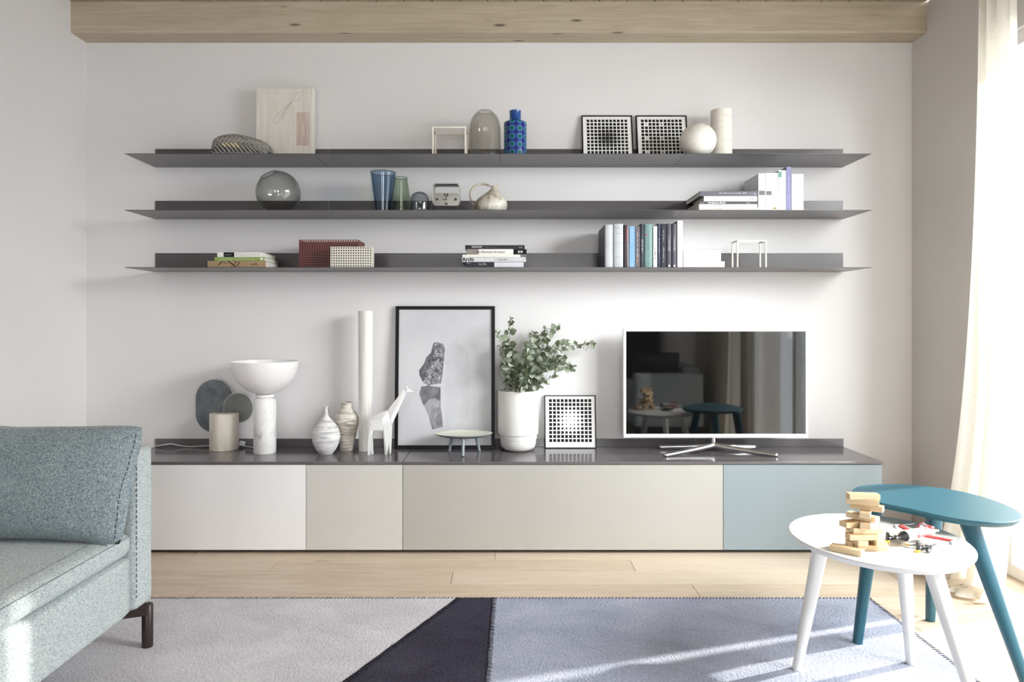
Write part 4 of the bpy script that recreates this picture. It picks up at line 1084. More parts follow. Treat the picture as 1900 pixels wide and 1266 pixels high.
# faceted giraffe figurine
Yg = yw(843.6); gx = PX(705, Yg)
root = thing('giraffe_figurine', 'faceted white giraffe figurine standing before the large frame', 'figurine', (gx, Yg, zw))
def gp(a, b, y=0.0):
    px, py = 660 + a * .1474, 700 + b * .1474
    return Vector((PX(px, Yg) - gx, y, max(0.0, PZ(py, Yg) - zw)))
M_GIR = plain('matt_white_resin', (238, 237, 235), 0.5, spec=0.35, var=0.01)
bm = BM()
def hull(pts):
    t = BM(); vs = [t.verts.new(p) for p in pts]
    rr = bmesh.ops.convex_hull(t, input=vs)
    bmesh.ops.delete(t, geom=[g for g in rr['geom_interior'] if isinstance(g, bmesh.types.BMVert)], context='VERTS')
    merge(bm, t)
hull([gp(205, 498), gp(330, 440), gp(405, 415), gp(455, 480, -0.006), gp(455, 480, 0.006), gp(345, 525, -0.024), gp(345, 525, 0.024), gp(200, 570, -0.022), gp(200, 570, 0.022), gp(215, 665, -0.016), gp(215, 665, 0.016), gp(350, 668, -0.017), gp(350, 668, 0.017), gp(445, 600, -0.012), gp(445, 600, 0.012), gp(180, 560)])
hull([gp(405, 415, -0.003), gp(405, 415, 0.003), gp(500, 470, -0.004), gp(500, 470, 0.004), gp(445, 520, -0.014), gp(445, 520, 0.014), gp(460, 590, -0.006), gp(460, 590, 0.006), gp(605, 152, -0.003), gp(605, 152, 0.003), gp(640, 190, -0.005), gp(640, 190, 0.005)])
hull([gp(610, 140), gp(650, 140, -0.008), gp(650, 140, 0.008), gp(735, 192, -0.003), gp(735, 192, 0.003), gp(715, 200), gp(640, 188, -0.006), gp(640, 188, 0.006), gp(680, 150)])
for y0 in (-0.007, 0.007): hull([gp(632, 140, y0), gp(655, 146, y0), gp(648, 104, y0 * 1.5), gp(645, 140, y0 * 0.2)])
for y0, a0 in ((-0.013, 0), (0.013, 30)):
    s = 1 if y0 > 0 else -1
    # fore leg
    hull([gp(345 + a0 * .4, 540, y0 - 0.007), gp(345 + a0 * .4, 540, y0 + 0.007), gp(455, 560, y0 - 0.005), gp(455, 560, y0 + 0.005), gp(372 + a0 * 1.4, 978 - a0 * .6, y0), gp(402 + a0 * 1.2, 978 - a0 * .6, y0 - 0.004), gp(402 + a0 * 1.2, 978 - a0 * .6, y0 + 0.004), gp(372 + a0 * 1.4, 978 - a0 * .6, y0 + 0.004)])
    # hind leg
    hull([gp(150, 590, y0), gp(190, 530, y0 - 0.006), gp(190, 530, y0 + 0.006), gp(235, 640, y0 - 0.007), gp(235, 640, y0 + 0.007), gp(172 + a0, 760, y0 - 0.004), gp(215, 720, y0), gp(175 + a0, 760, y0 + 0.004)])
    hull([gp(168 + a0, 750, y0 - 0.004), gp(168 + a0, 750, y0 + 0.004), gp(208, 735, y0 - 0.004), gp(208, 735, y0 + 0.004), gp(158 + a0, 978 - a0 * .6, y0 - 0.004), gp(158 + a0, 978 - a0 * .6, y0 + 0.004), gp(186 + a0, 978 - a0 * .6, y0 - 0.004), gp(186 + a0, 978 - a0 * .6, y0 + 0.004)])
for v in bm.verts:
    if v.co.z < 0.012: v.co.z = 0.0
finish('figure', bm, M_GIR, root)

# footed dish
Yp = yw(843); k_ = (Yp + D) / F; cx = PX(859.5, Yp + 0.02)
m = Mat('speckled_pale_glaze', (226, 228, 212), 0.5, spec=0.4)
sp = m.voronoi(90); m.color(m.mix(m.ramp(sp, [(0.03, (255, 255, 255)), (0.09, (0, 0, 0))]), rgb(226, 228, 214), rgb(150, 140, 112)))
root = thing('footed_dish', 'shallow pale speckled dish on grey-green peg legs, before the large frame', 'dish', (cx, -0.180, zw))
zr = Zw(803.5, Yp + 0.03); rD_ = 54.5 * k_; st = -0.012
bm = BM(); lathe(bm, [(0, zr - 0.012), (rD_ * 0.7, zr - 0.0105), (rD_ * 0.93, zr - 0.004), (rD_, zr), (rD_ * 0.99, zr + 0.0008), (rD_ * 0.9, zr - 0.0035), (rD_ * 0.6, zr - 0.0075), (0, zr - 0.0085)], 64); bmesh.ops.scale(bm, vec=(1, 0.68, 1), verts=bm.verts[:]); finish('plate', bm, m.m, root, True, 60)
M_SAGE = plain('grey_green_lacquer', (138, 148, 150), 0.35)
bm = BM(); lathe(bm, [(0, zr - 0.0175), (rD_ * 0.72, zr - 0.0165), (rD_ * 0.96, zr - 0.0055), (rD_ * 0.93, zr - 0.0045), (rD_ * 0.7, zr - 0.011), (0, zr - 0.0125)], 64); bmesh.ops.scale(bm, vec=(1, 0.68, 1), verts=bm.verts[:]); finish('underside', bm, M_SAGE, root, True, 60)
for px_, py_, tx in ((834, 837.5, 840), (858.8, 847.5, 858.8), (889.5, 837, 883.5)):
    Yq = yw(py_); b = Vector((PX(px_, Yq) - cx, Yq + 0.180, 0)); a = Vector((b.x + (tx - px_) * k_, b.y * 0.7, zr - 0.016))
    bm = BM(); bar(bm, b + Vector((0, 0, 0.0008)), a, 0.0072, 0.0088, 20); 
    for v in bm.verts: v.co.z = max(v.co.z, 0.0)
    finish('leg', bm, M_SAGE, root, True, 50)

# tall pot
Yv = yw(841.5) + 0.092; k_ = (Yv + D) / F; cx = PX(961.3, Yv); POT = (cx, Yv)
root = thing('planter_vase', 'tall white ceramic vase with a stepped lower body, holding eucalyptus', 'vase', (cx, Yv, zw))
r1, r2 = 37.3 * k_, 33.3 * k_; hP = Zw(727, Yv - 0.08) * 1.0
zst = Zw(809.5, Yv - 0.09)
pr = [(0, 0), (r2 * 0.62, 0.0), (r2 * 0.80, 0.006), (r2 * 0.93, 0.018), (r2 * 0.99, 0.036), (r2, 0.055), (r2, zst - 0.006), (r2 + 0.003, zst - 0.002), (r1, zst + 0.001), (r1, zst + 0.004), (r1, hP - 0.002), (r1 - 0.002, hP), (r1 - 0.006, hP - 0.002), (r1 - 0.007, hP - 0.02), (r1 - 0.008, 0.06), (0, 0.05)]
bm = BM(); lathe(bm, pr, 72); finish('ceramic_body', bm, M_CERAMIC, root, True, 50)
POT_TOP = zw + hP

# ================================================================== TELEVISION
Yt = -0.15; k_ = (Yt + D) / F
cx = PX(1328.4, Yt); tz0, tz1 = PZ(812.6, Yt), PZ(610.3, Yt); tw = (1500 - 1157) / 2 * k_
root = thing('television', 'flat television with a slim white bezel on a chrome four-armed stand', 'television', (cx, Yt, zw))
z0_, z1_ = tz0 - zw, tz1 - zw
M_BEZ = plain('gloss_white_bezel', (240, 240, 240), 0.18, spec=0.6, var=0.005)
b_ = 0.0135; bb = 0.019
bm = BM(); q = 0.0015
box(bm, -tw, -tw + b_, 0, 0.03, z0_, z1_, 0, q); box(bm, tw - b_, tw, 0, 0.03, z0_, z1_, 0, q)
box(bm, -tw + b_ * .9, tw - b_ * .9, 0, 0.03, z0_, z0_ + bb, 0, q); box(bm, -tw + b_ * .9, tw - b_ * .9, 0, 0.03, z1_ - b_, z1_, 0, q)
finish('bezel', bm, M_BEZ, root, True, 30)
m = Mat('black_glossy_screen', (9, 9, 10), 0.035, spec=0.85); m.b.inputs['Coat Weight'].default_value = 0.12; m.b.inputs['Coat Roughness'].default_value = 0.02
m.color(m.ramp(m.noise(2), [(0.3, (8, 8, 9)), (0.7, (10, 10, 11))]))
bm = BM(); box(bm, -tw + b_ + 0.0002, tw - b_ - 0.0002, 0.003, 0.012, z0_ + bb + 0.0002, z1_ - b_ - 0.0002); finish('screen', bm, m.m, root)
bm = BM(); box(bm, -tw + 0.012, tw - 0.012, 0.0302, 0.045, z0_ + 0.012, z1_ - 0.012, 0, 0.006); finish('back_cover', bm, M_BEZ, root, True, 30)
m = Mat('chrome', (225, 225, 228), 0.14, metal=1.0); M_CHROME = m.m
m.color(m.ramp(m.noise(3), [(0.3, (222, 222, 225)), (0.7, (228, 228, 231))]))
hx = PX(1325, Yt) - cx; hub = Vector((hx, 0.012, 0.030))
bm = BM(); bar(bm, hub + Vector((0, 0, -0.003)), Vector((hx, 0.012, z0_ + 0.001)), 0.012, 0.012, 24); finish('neck', bm, M_CHROME, root, True, 50)
def arm_of_stand(ex, ey, ez=0.006, r0=0.017, r1=0.0115):
    bm = BM(); e = Vector((ex, ey, ez)); 
    P_ = spline([hub + Vector((0, 0, 0.004)), hub.lerp(e, 0.15) + Vector((0, 0, 0.001)), hub.lerp(e, 0.55) + Vector((0, 0, -0.001)), e], 8)
    t = BM(); tube(t, P_, r0, 14, radii=[r0 + (r1 - r0) * min(1, 1.25 * i / (len(P_) - 1)) for i in range(len(P_))])
    for v in t.verts: v.co.z = max(v.co.z, 0.0)
    merge(bm, t); finish('stand_arm', bm, M_CHROME, root, True, 180)
arm_of_stand(PX(1233, -0.272) - cx, -0.122); arm_of_stand(PX(1443, -0.272) - cx, -0.122)
arm_of_stand(PX(1224, -0.075) - cx, 0.072, 0.012); arm_of_stand(PX(1401, -0.075) - cx, 0.072, 0.012)

# ================================================================== EUCALYPTUS
m = Mat('eucalyptus_leaf', (150, 165, 142), 0.6, spec=0.3)
at = m.n.new('ShaderNodeAttribute'); at.attribute_name = 'tone'
m.color(m.ramp(at.outputs['Fac'], [(0.0, (104, 114, 92)), (0.3, (142, 152, 132)), (0.65, (182, 190, 174)), (1.0, (214, 219, 206))]))
tl = m.n.new('ShaderNodeBsdfTranslucent'); tl.inputs[0].default_value = rgb(150, 168, 120)
mx = m.n.new('ShaderNodeMixShader'); mx.inputs[0].default_value = 0.18
m.l.new(m.b.outputs[0], mx.inputs[1]); m.l.new(tl.outputs[0], mx.inputs[2]); m.l.new(mx.outputs[0], m.out.inputs[0])
M_LEAF = m.m
M_STEM = plain('eucalyptus_stem', (110, 100, 84), 0.7)
def leaf(bm, lay, p, d, nrm, L, W, tone, rnd):
    d = d.normalized(); s = d.cross(nrm).normalized(); n = s.cross(d).normalized()
    nu, nv = 6, 2; rows = []
    for i in range(nu + 1):
        t = i / nu; wv = math.sin(math.pi * min(1, (t * 0.93 + 0.04)) ** 0.85) ** 0.75 * W / 2 if 0 < t < 1 else 0.0008
        c = p + d * (L * t) + n * (0.10 * L * math.sin(math.pi * t)) - n * 0.12 * L * t * t
        rows.append([bm.verts.new(c + s * wv * k / nv + n * (0.16 * wv * abs(k / nv))) for k in range(-nv, nv + 1)])
    for a, b in zip(rows[:-1], rows[1:]):
        for k in range(2 * nv):
            f = bm.faces.new((a[k], a[k + 1], b[k + 1], b[k])); f.smooth = True
            for l in f.loops: l[lay] = (tone, tone, tone, 1)
def eucalyptus(label, tip, mid, seed, yt, ym, npair, size, base_dx=0.0, start=0.3):
    rnd = random.Random(seed)
    b = Vector((POT[0] + base_dx, POT[1] + rnd.uniform(-0.02, 0.02), POT_TOP - 0.13))
    root = thing('eucalyptus_branch', label, 'branch', b, group='eucalyptus branches in the white vase')
    Yt_, Ym_ = POT[1] + yt, POT[1] + ym
    pm = Vector((PX(mid[0], Ym_), Ym_, PZ(mid[1], Ym_))); pt = Vector((PX(tip[0], Yt_), Yt_, PZ(tip[1], Yt_)))
    neck = Vector((POT[0] + (pm.x - POT[0]) * 0.25, POT[1] + ym * 0.3, POT_TOP + 0.005))
    neck.x = max(POT[0] - 0.075, min(POT[0] + 0.075, neck.x))
    path = spline([b - b, neck - b, pm - b, pt - b], 14)
    bm = BM(); n = len(path); tube(bm, path, 0.0022, 7, radii=[0.0026 * (1 - 0.7 * i / n) for i in range(n)]); finish('stem', bm, M_STEM, root, True, 180)
    bm = BM(); lay = bm.loops.layers.color.new('tone')
    zlim = POT_TOP + 0.006 - b.z
    npair = int(npair * 1.35)
    for k in range(npair):
        t = start + (1 - start) * (k + 0.5) / npair; i = min(n - 2, int(t * (n - 1))); p = path[i].lerp(path[i + 1], t * (n - 1) - i)
        if p.z < zlim: continue
        d = (path[i + 1] - path[i]).normalized()
        a0 = rnd.uniform(0, math.pi)
        for s_ in (0, 1):
            a = a0 + math.pi * s_ + rnd.uniform(-0.3, 0.3)
            u = d.orthogonal().normalized(); w = d.cross(u)
            side = (u * math.cos(a) + w * math.sin(a))
            ld = (side * rnd.uniform(0.7, 1.1) + d * rnd.uniform(0.2, 0.9) + Vector((0, 0, rnd.uniform(-0.45, 0.2)))).normalized()
            nn = (Vector((rnd.uniform(-1, 1), rnd.uniform(-1.3, 0.2), rnd.uniform(-0.3, 1.0)))).normalized()
            L = size * rnd.uniform(0.75, 1.2) * (1.0 - 0.55 * max(0, t - 0.45) / 0.55)
            pe = p + ld * L
            if pe.z < zlim: ld.z = abs(ld.z) + 0.3; ld.normalize()
            if (b + p + ld * L * 1.05).y > -0.012: ld.y = -abs(ld.y); ld.normalize()
            leaf(bm, lay, p + ld * 0.004, ld, nn, L, L * rnd.uniform(0.72, 0.95), rnd.uniform(0.05, 1), rnd)
    finish_keep('leaves', bm, M_LEAF, root)
def finish_keep(name, bm, mt, parent):
    me = bpy.data.meshes.new(name); bm.to_mesh(me); bm.free(); me.materials.append(mt)
    o = bpy.data.objects.new(name, me); return link(o, parent)
S = 0.054
eucalyptus('eucalyptus branch rising highest on the left, ending in round leaves', (948, 592), (944, 660), 1, -0.03, -0.02, 15, S * 1.1, -0.02)
eucalyptus('thin eucalyptus branch leaning furthest left over the frame', (922, 616), (940, 668), 2, -0.06, -0.05, 13, S * 0.85, -0.03)
eucalyptus('eucalyptus branch reaching up right to the second highest tip', (1038, 604), (985, 655), 3, -0.02, -0.02, 17, S, 0.01)
eucalyptus('longest eucalyptus branch, stretching right towards the television', (1101, 641), (1025, 650), 4, 0.0, -0.02, 21, S * 0.95, 0.02)
eucalyptus('eucalyptus branch stretching right below the longest one', (1064, 683), (1015, 680), 5, -0.06, -0.04, 17, S * 1.05, 0.02)
eucalyptus('short leafy eucalyptus branch in the middle of the bunch', (985, 640), (968, 690), 6, -0.09, -0.06, 16, S * 1.15)
eucalyptus('eucalyptus branch upright in the middle, pointing between the two highest tips', (990, 618), (975, 668), 7, 0.02, 0.01, 15, S * 1.05, 0.0)
eucalyptus('short dark leaved eucalyptus branch low at the left of the vase mouth', (941, 672), (947, 700), 8, -0.07, -0.04, 12, S, -0.03)
eucalyptus('thin sparse eucalyptus branch bending low to the right of the vase', (1032, 694), (1000, 712), 9, -0.10, -0.06, 9, S * 0.75, 0.03, 0.45)
eucalyptus('leafy eucalyptus branch behind the bunch, leaning right', (1015, 640), (985, 675), 10, 0.03, 0.02, 14, S * 1.1, 0.01)
eucalyptus('bushy eucalyptus branch in the left half of the bunch, in front of the tall one', (952, 640), (950, 680), 12, -0.07, -0.05, 15, S * 1.2, -0.02)
eucalyptus('wide leaved eucalyptus branch pointing right at middle height', (1046, 664), (1000, 676), 13, -0.02, -0.03, 16, S * 1.15, 0.02)
eucalyptus('eucalyptus branch rising between the centre and the right tip', (1012, 612), (985, 660), 14, 0.01, 0.0, 15, S * 1.1, 0.0)
eucalyptus('small eucalyptus branch hanging over the front rim of the vase', (973, 722), (965, 706), 11, -0.105, -0.07, 7, S, 0.0, 0.5)

# ================================================================== RUG
RT = 0.008
def rugmat(name, a, b, c, bright=1.0):
    m = Mat(name, b, 0.95, spec=0.05)
    f = m.noise(3.2, 5, 0.6, m.coord((1, 1.6, 1)), 0.6)
    g = m.noise(120, 3, 0.8, m.coord((1, 0.55, 1), (0, 0, 0.5)))
    col = m.mix(0.5, m.ramp(f, [(0.3, a), (0.7, c)]), m.ramp(g, [(0.35, a), (0.5, b), (0.68, c)]))
    sp = m.noise(210, 2, 0.6); col = m.mix(m.ramp(sp, [(0.66, (0, 0, 0)), (0.72, (170, 170, 170))]), col, rgb(*[int(v * 0.72) for v in a]))
    m.color(col).bump(g, 0.8, 0.008); return m.m
M_RL = rugmat('rug_pale_lilac_grey', (188, 184, 192), (220, 217, 221), (236, 234, 236))
M_RD = rugmat('rug_dark_plum', (46, 44, 56), (63, 60, 73), (82, 79, 92))
M_RB = rugmat('rug_grey_blue', (140, 146, 166), (164, 169, 187), (192, 195, 207))
M_THREAD = plain('black_thread', (34, 32, 42), 0.9)
RY0, RY1, RX0, RX1 = -0.914, -3.2, -1.78, 1.405
root = thing('rug', 'flat woven rug in pale grey, dark plum and grey-blue panels with black stitched edges', 'rug', (0, -0.914, 0.0))
def L2(p): return (p[0], p[1] - RY0)
pa, pb = (-0.1998, RY0), (-0.96, -2.53); pc = (-1.276, RY1)
qa, qb = (-0.064, RY0), (-0.086, RY1)
def rug_panel(poly, mt, name):
    bm = BM(); prism(bm, [L2(p) for p in poly], 'z', 0.0004, RT, 0, 0.0015); finish(name, bm, mt, root)
rug_panel([(RX0, RY0), pa, pb, pc, (RX0, RY1)], M_RL, 'pale_panel')
rug_panel([pa, qa, qb, pc, pb], M_RD, 'dark_panel')
rug_panel([qa, (RX1, RY0), (RX1, RY1), qb], M_RB, 'blue_panel')
rnd = random.Random(3)
def stitches(a, b, ln, sp, name, side=0.5, slant=0.35, r=0.0014):
    bm = BM(); a = Vector((*L2(a), 0)); b = Vector((*L2(b), 0)); d = (b - a); Ln = d.length; d.normalize(); n = Vector((-d.y, d.x, 0)); k = 0.004
    while k < Ln:
        c = a + d * k; j = rnd.uniform(0.8, 1.15)
        p = c + n * (-ln * side * j); q = c + n * (ln * (1 - side) * j) + d * ln * slant * rnd.uniform(0.6, 1.3)
        tube(bm, [p + Vector((0, 0, RT + 0.0002)), (p + q) / 2 + Vector((0, 0, RT + 0.0014)), q + Vector((0, 0, RT + 0.0002))], r, 5)
        k += sp * rnd.uniform(0.85, 1.15)
    o = finish(name, bm, M_THREAD, root); o['kind'] = 'stuff'
stitches((RX0, RY0 - 0.006), (RX1, RY0 - 0.006), 0.016, 0.0135, 'edge_stitching', 0.5, 0.5)
stitches((RX1 - 0.006, RY0), (RX1 - 0.006, -2.4), 0.016, 0.0135, 'edge_stitching', 0.5, 0.4)
stitches(pa, pb, 0.024, 0.011, 'seam_stitching', 0.2, 0.3, 0.0013); stitches(qa, qb, 0.021, 0.010, 'seam_stitching', 0.3, 0.3, 0.0012)
for nm, a, b in (('seam_cord', pa, pb), ('seam_cord', qa, qb)):
    A, B = Vector((*L2(a), RT)), Vector((*L2(b), RT)); n = (B - A).cross(Vector((0, 0, 1))).normalized()
    bm = BM(); tube(bm, [A.lerp(B, k / 60) + n * 0.0015 * math.sin(k * 1.7) for k in range(61)], 0.0019, 6); finish(nm, bm, M_THREAD, root, True)

# ================================================================== SOFA
def fabric(name, a, b, c, d):
    m = Mat(name, b, 0.9, spec=0.12)
    tc = m.coord((1, 1, 1)); nz = m.n.new('ShaderNodeTexNoise'); nz.inputs['Scale'].default_value = 90; m.l.new(tc, nz.inputs['Vector'])
    ad = m.mix(0.012, tc, nz.outputs['Color'])
    v = m.voronoi(500, ad); v2 = m.voronoi(500, ad, 'Color')
    sp = m.n.new('ShaderNodeSeparateColor'); m.l.new(v2, sp.inputs[0])
    col = m.ramp(sp.outputs[0], [(0.0, a), (0.3, b), (0.6, c), (0.95, d)])
    col = m.mix(m.ramp(v, [(0.3, (0, 0, 0)), (0.8, (225, 225, 225))]), col, rgb(*a))
    m.color(col).bump(v, -0.9, 0.004)
    m.b.inputs['Sheen Weight'].default_value = 0.15
    return m.m
M_FAB = fabric('boucle_grey_green', (128, 141, 148), (198, 208, 208), (213, 220, 217), (228, 231, 225))
M_SEAM = plain('dark_blue_thread', (52, 66, 86), 0.8)
M_SEAM2 = plain('grey_green_thread', (118, 134, 140), 0.9)
M_BRONZE = plain('dark_bronze_metal', (72, 64, 62), 0.3, metal=0.7)
SX, SY = -1.19, -1.31
root = thing('sofa', 'grey-green boucle sofa with slim arm and dark metal feet, at the left', 'sofa', (SX, SY, 0))
def soft(name, x0, x1, y0, y1, z0, z1, bev, puff=0.0, seg=4, amp=0.0025, cuts=14, parent=None, o=None):
    """upholstered block: rounded edges, slightly crowned faces, gentle unevenness"""
    t = BM(); bmesh.ops.create_cube(t, size=2.0)
    bmesh.ops.subdivide_edges(t, edges=t.edges[:], cuts=cuts, use_grid_fill=True)
    hx, hy, hz = (x1 - x0) / 2, (y1 - y0) / 2, (z1 - z0) / 2; c = Vector(((x0 + x1) / 2, (y0 + y1) / 2, (z0 + z1) / 2))
    for v in t.verts:
        p = Vector((v.co.x * hx, v.co.y * hy, v.co.z * hz))
        # place more grid lines near the edges, then round them
        q = []
        for a, h in ((v.co.x, hx), (v.co.y, hy), (v.co.z, hz)):
            s = math.sin(a * math.pi / 2); q.append((0.25 * a + 0.75 * s) * h)
        p = Vector(q)
        inner = Vector((max(-hx + bev, min(hx - bev, p.x)), max(-hy + bev, min(hy - bev, p.y)), max(-hz + bev, min(hz - bev, p.z))))
        d = p - inner
        if d.length > 1e-7: p = inner + d.normalized() * min(d.length, bev) if d.length > bev else p
        k = (1 - (p.x / hx) ** 2) * (1 - (p.y / hy) ** 2) * 1.0
        if puff and p.z > 0: p.z += puff * max(0, k) * (p.z / hz)
        p += c
        nz = noise.noise(p * 5.0) * amp
        v.co = p + (p - c).normalized() * nz
    for v in t.verts: v.co -= (o or Vector((SX, SY, 0)))
    return finish(name, t, M_FAB, parent or root, True, 180)
FY = -3.35
soft('base', -2.08, SX, FY, -1.420, 0.16, 0.345, 0.022, amp=0.002)
soft('seat_cushion', -1.98, SX + 0.004, FY + 0.01, -1.422, 0.349, 0.424, 0.032, 0.028, amp=0.003, cuts=18)
soft('arm', -2.12, SX + 0.002, -1.4135, SY + 0.006, 0.16, 0.677, 0.018, amp=0.0015)
soft('backrest', -2.15, -1.985, FY, -1.42, 0.16, 0.69, 0.03)
soft('back_cushion', -1.98, -1.84, FY + 0.02, -2.40, 0.46, 0.80, 0.06, amp=0.006)
soft('arm', -2.12, SX + 0.002, FY - 0.1, FY - 0.006, 0.16, 0.677, 0.018, amp=0.0015)
# stitched seams
def stitch_line(pts, name, parent, r=0.0012, dash=0.011, gap=0.006, solid=False, mt=None):
    bm = BM(); P_ = [Vector(p) for p in pts]
    if solid: tube(bm, P_, r, 6)
    else:
        acc = 0.0; cur = [P_[0]]; on = True
        for a, b in zip(P_[:-1], P_[1:]):
            L = (b - a).length; pos = 0.0
            while pos < L:
                lim = dash if on else gap; st = min(lim - acc, L - pos); pos += st; acc += st; pt = a.lerp(b, pos / L)
                if on: cur.append(pt)
                if acc >= lim - 1e-9:
                    if on and len(cur) > 1: tube(bm, cur, r, 5)
                    cur = [pt]; on = not on; acc = 0.0
    return finish(name, bm, mt or M_SEAM, parent)
ax = SX + 0.0035
loc = lambda p: Vector(p) - Vector((SX, SY, 0))
stitch_line([loc((ax - 0.0015, -1.407, z_)) for z_ in np.linspace(0.655, 0.19, 40)], 'arm_stitching', root)
stitch_line([loc((SX + 0.0015, y_, 0.412)) for y_ in np.linspace(-1.44, FY, 60)], 'seat_seam', root, 0.0009, solid=True, mt=M_SEAM2)
stitch_line([loc((SX - 0.045, y_, 0.4285)) for y_ in np.linspace(-1.44, FY, 60)], 'seat_seam', root, 0.0008, solid=True, mt=M_SEAM2)
for lx, ly in ((-1.2, -1.318), (-2.08, -1.36), (-1.2, FY), (-2.08, FY)):
    bm = BM(); lathe(bm, [(0, RT if ly > RY1 and lx > RX0 else 0.0), (0.0175, RT if ly > RY1 and lx > RX0 else 0.0), (0.0175, 0.147), (0.016, 0.149), (0, 0.149)], 24, (lx - SX, ly - SY, 0)); finish('leg', bm, M_BRONZE, root, True, 50)
bm = BM()
prism(bm, [(0.0, -0.010), (-0.40, -0.165), (-0.40, -0.18), (0.0, -0.030)], 'z', 0.118, 0.156); finish('brace', bm, M_BRONZE, root)
prs_ = []
# loose cushion leaning on the arm
def pillow(label, centre, w, h, th, lean, rz, mt, nm='cushion'):
    root = thing(nm, label, 'cushion', centre, rot=(R(-lean), 0, R(rz)))
    N_, M_ = 40, 26
    def pt(u, v, s):
        e = (max(0, 1 - abs(u) ** 2.8)) ** 0.55 * (max(0, 1 - abs(v) ** 2.6)) ** 0.55
        x = u * w / 2 * (1 - 0.02 * (1 - v * v) - 0.035 * v ** 6); z_ = v * h / 2 * (1 - 0.03 * (1 - u * u) - 0.05 * abs(u) ** 9) if v > 0 else v * h / 2 * (1 - 0.13 * (1 - u * u) - 0.04 * abs(u) ** 12)
        y = s * th / 2 * e
        y += s * (0.006 * noise.noise(Vector((u * 2.5, v * 2.5, s))) + 0.004 * noise.noise(Vector((u * 6, v * 6, 3 + s)))) * min(1, e * 3)
        z_ += 0.004 * noise.noise(Vector((u * 4, v * 2, 1)))
        return Vector((x, y, z_))
    bm = BM(); side = {}
    for s in (-1, 1):
        g = [[bm.verts.new(pt(-1 + 2 * i / N_, -1 + 2 * j / M_, s)) for j in range(M_ + 1)] for i in range(N_ + 1)]
        for i in range(N_):
            for j in range(M_): bm.faces.new((g[i][j], g[i + 1][j], g[i + 1][j + 1], g[i][j + 1]))
    bmesh.ops.remove_doubles(bm, verts=bm.verts[:], dist=0.0005)
    finish('cover', bm, mt, root, True, 180)
    pts = [pt(-1 + 2 * i / 50, 1, 1) * 0.992 for i in range(51)] ; 
    def inset(u, v): return pt(u, v, -1) + Vector((0, -0.0006, 0))
    seam = [inset(0.955 - 0.008 * math.sin(k * 0.15), v) for k, v in enumerate(np.linspace(-0.93, 0.93, 40))]
    stitch_line(seam, 'seam_stitching', root)
    seam = [inset(-0.955, v) for v in np.linspace(-0.93, 0.93, 40)]; stitch_line(seam, 'seam_stitching', root)
    return root
O2 = Vector((1.5, -2.95, 0)); r2_ = thing('sofa', 'second grey-green sofa beside the window, seen only mirrored in the television', 'sofa', O2)
for nm, a in (('base', (1.12, 1.72, -4.55, -2.97, 0.14, 0.33, 0.02)), ('seat_cushion', (1.11, 1.56, -4.54, -2.97, 0.332, 0.44, 0.035)), ('arm', (1.12, 1.74, -2.965, -2.86, 0.14, 0.62, 0.02)), ('backrest', (1.57, 1.74, -4.55, -2.97, 0.442, 0.68, 0.03))):
    soft(nm, *a, cuts=10, parent=r2_, o=O2)
for lx, ly in ((1.16, -2.9), (1.68, -2.9), (1.16, -4.5), (1.68, -4.5)):
    bm = BM(); lathe(bm, [(0, 0.0), (0.0175, 0.0), (0.0175, 0.138), (0, 0.138)], 24, (lx - O2.x, ly - O2.y, 0)); finish('leg', bm, M_BRONZE, r2_, True, 50)
M_FAB_SHADE = fabric('boucle_grey_green_shaded', (84, 98, 108), (140, 154, 160), (160, 173, 176), (190, 200, 198))  # the sofa fabric again, with the cushion's shade put into its colours
pillow('large boucle cushion of sofa fabric, darkened for shade, leaning on the sofa arm', (-1.482, -1.502, 0.590), 0.68, 0.365, 0.15, 21, 0, M_FAB_SHADE)

pillow('dark cushion on the second sofa, mirrored in the television', (1.36, -3.09, 0.635), 0.42, 0.36, 0.14, 18, 3, cover((70, 70, 76)))
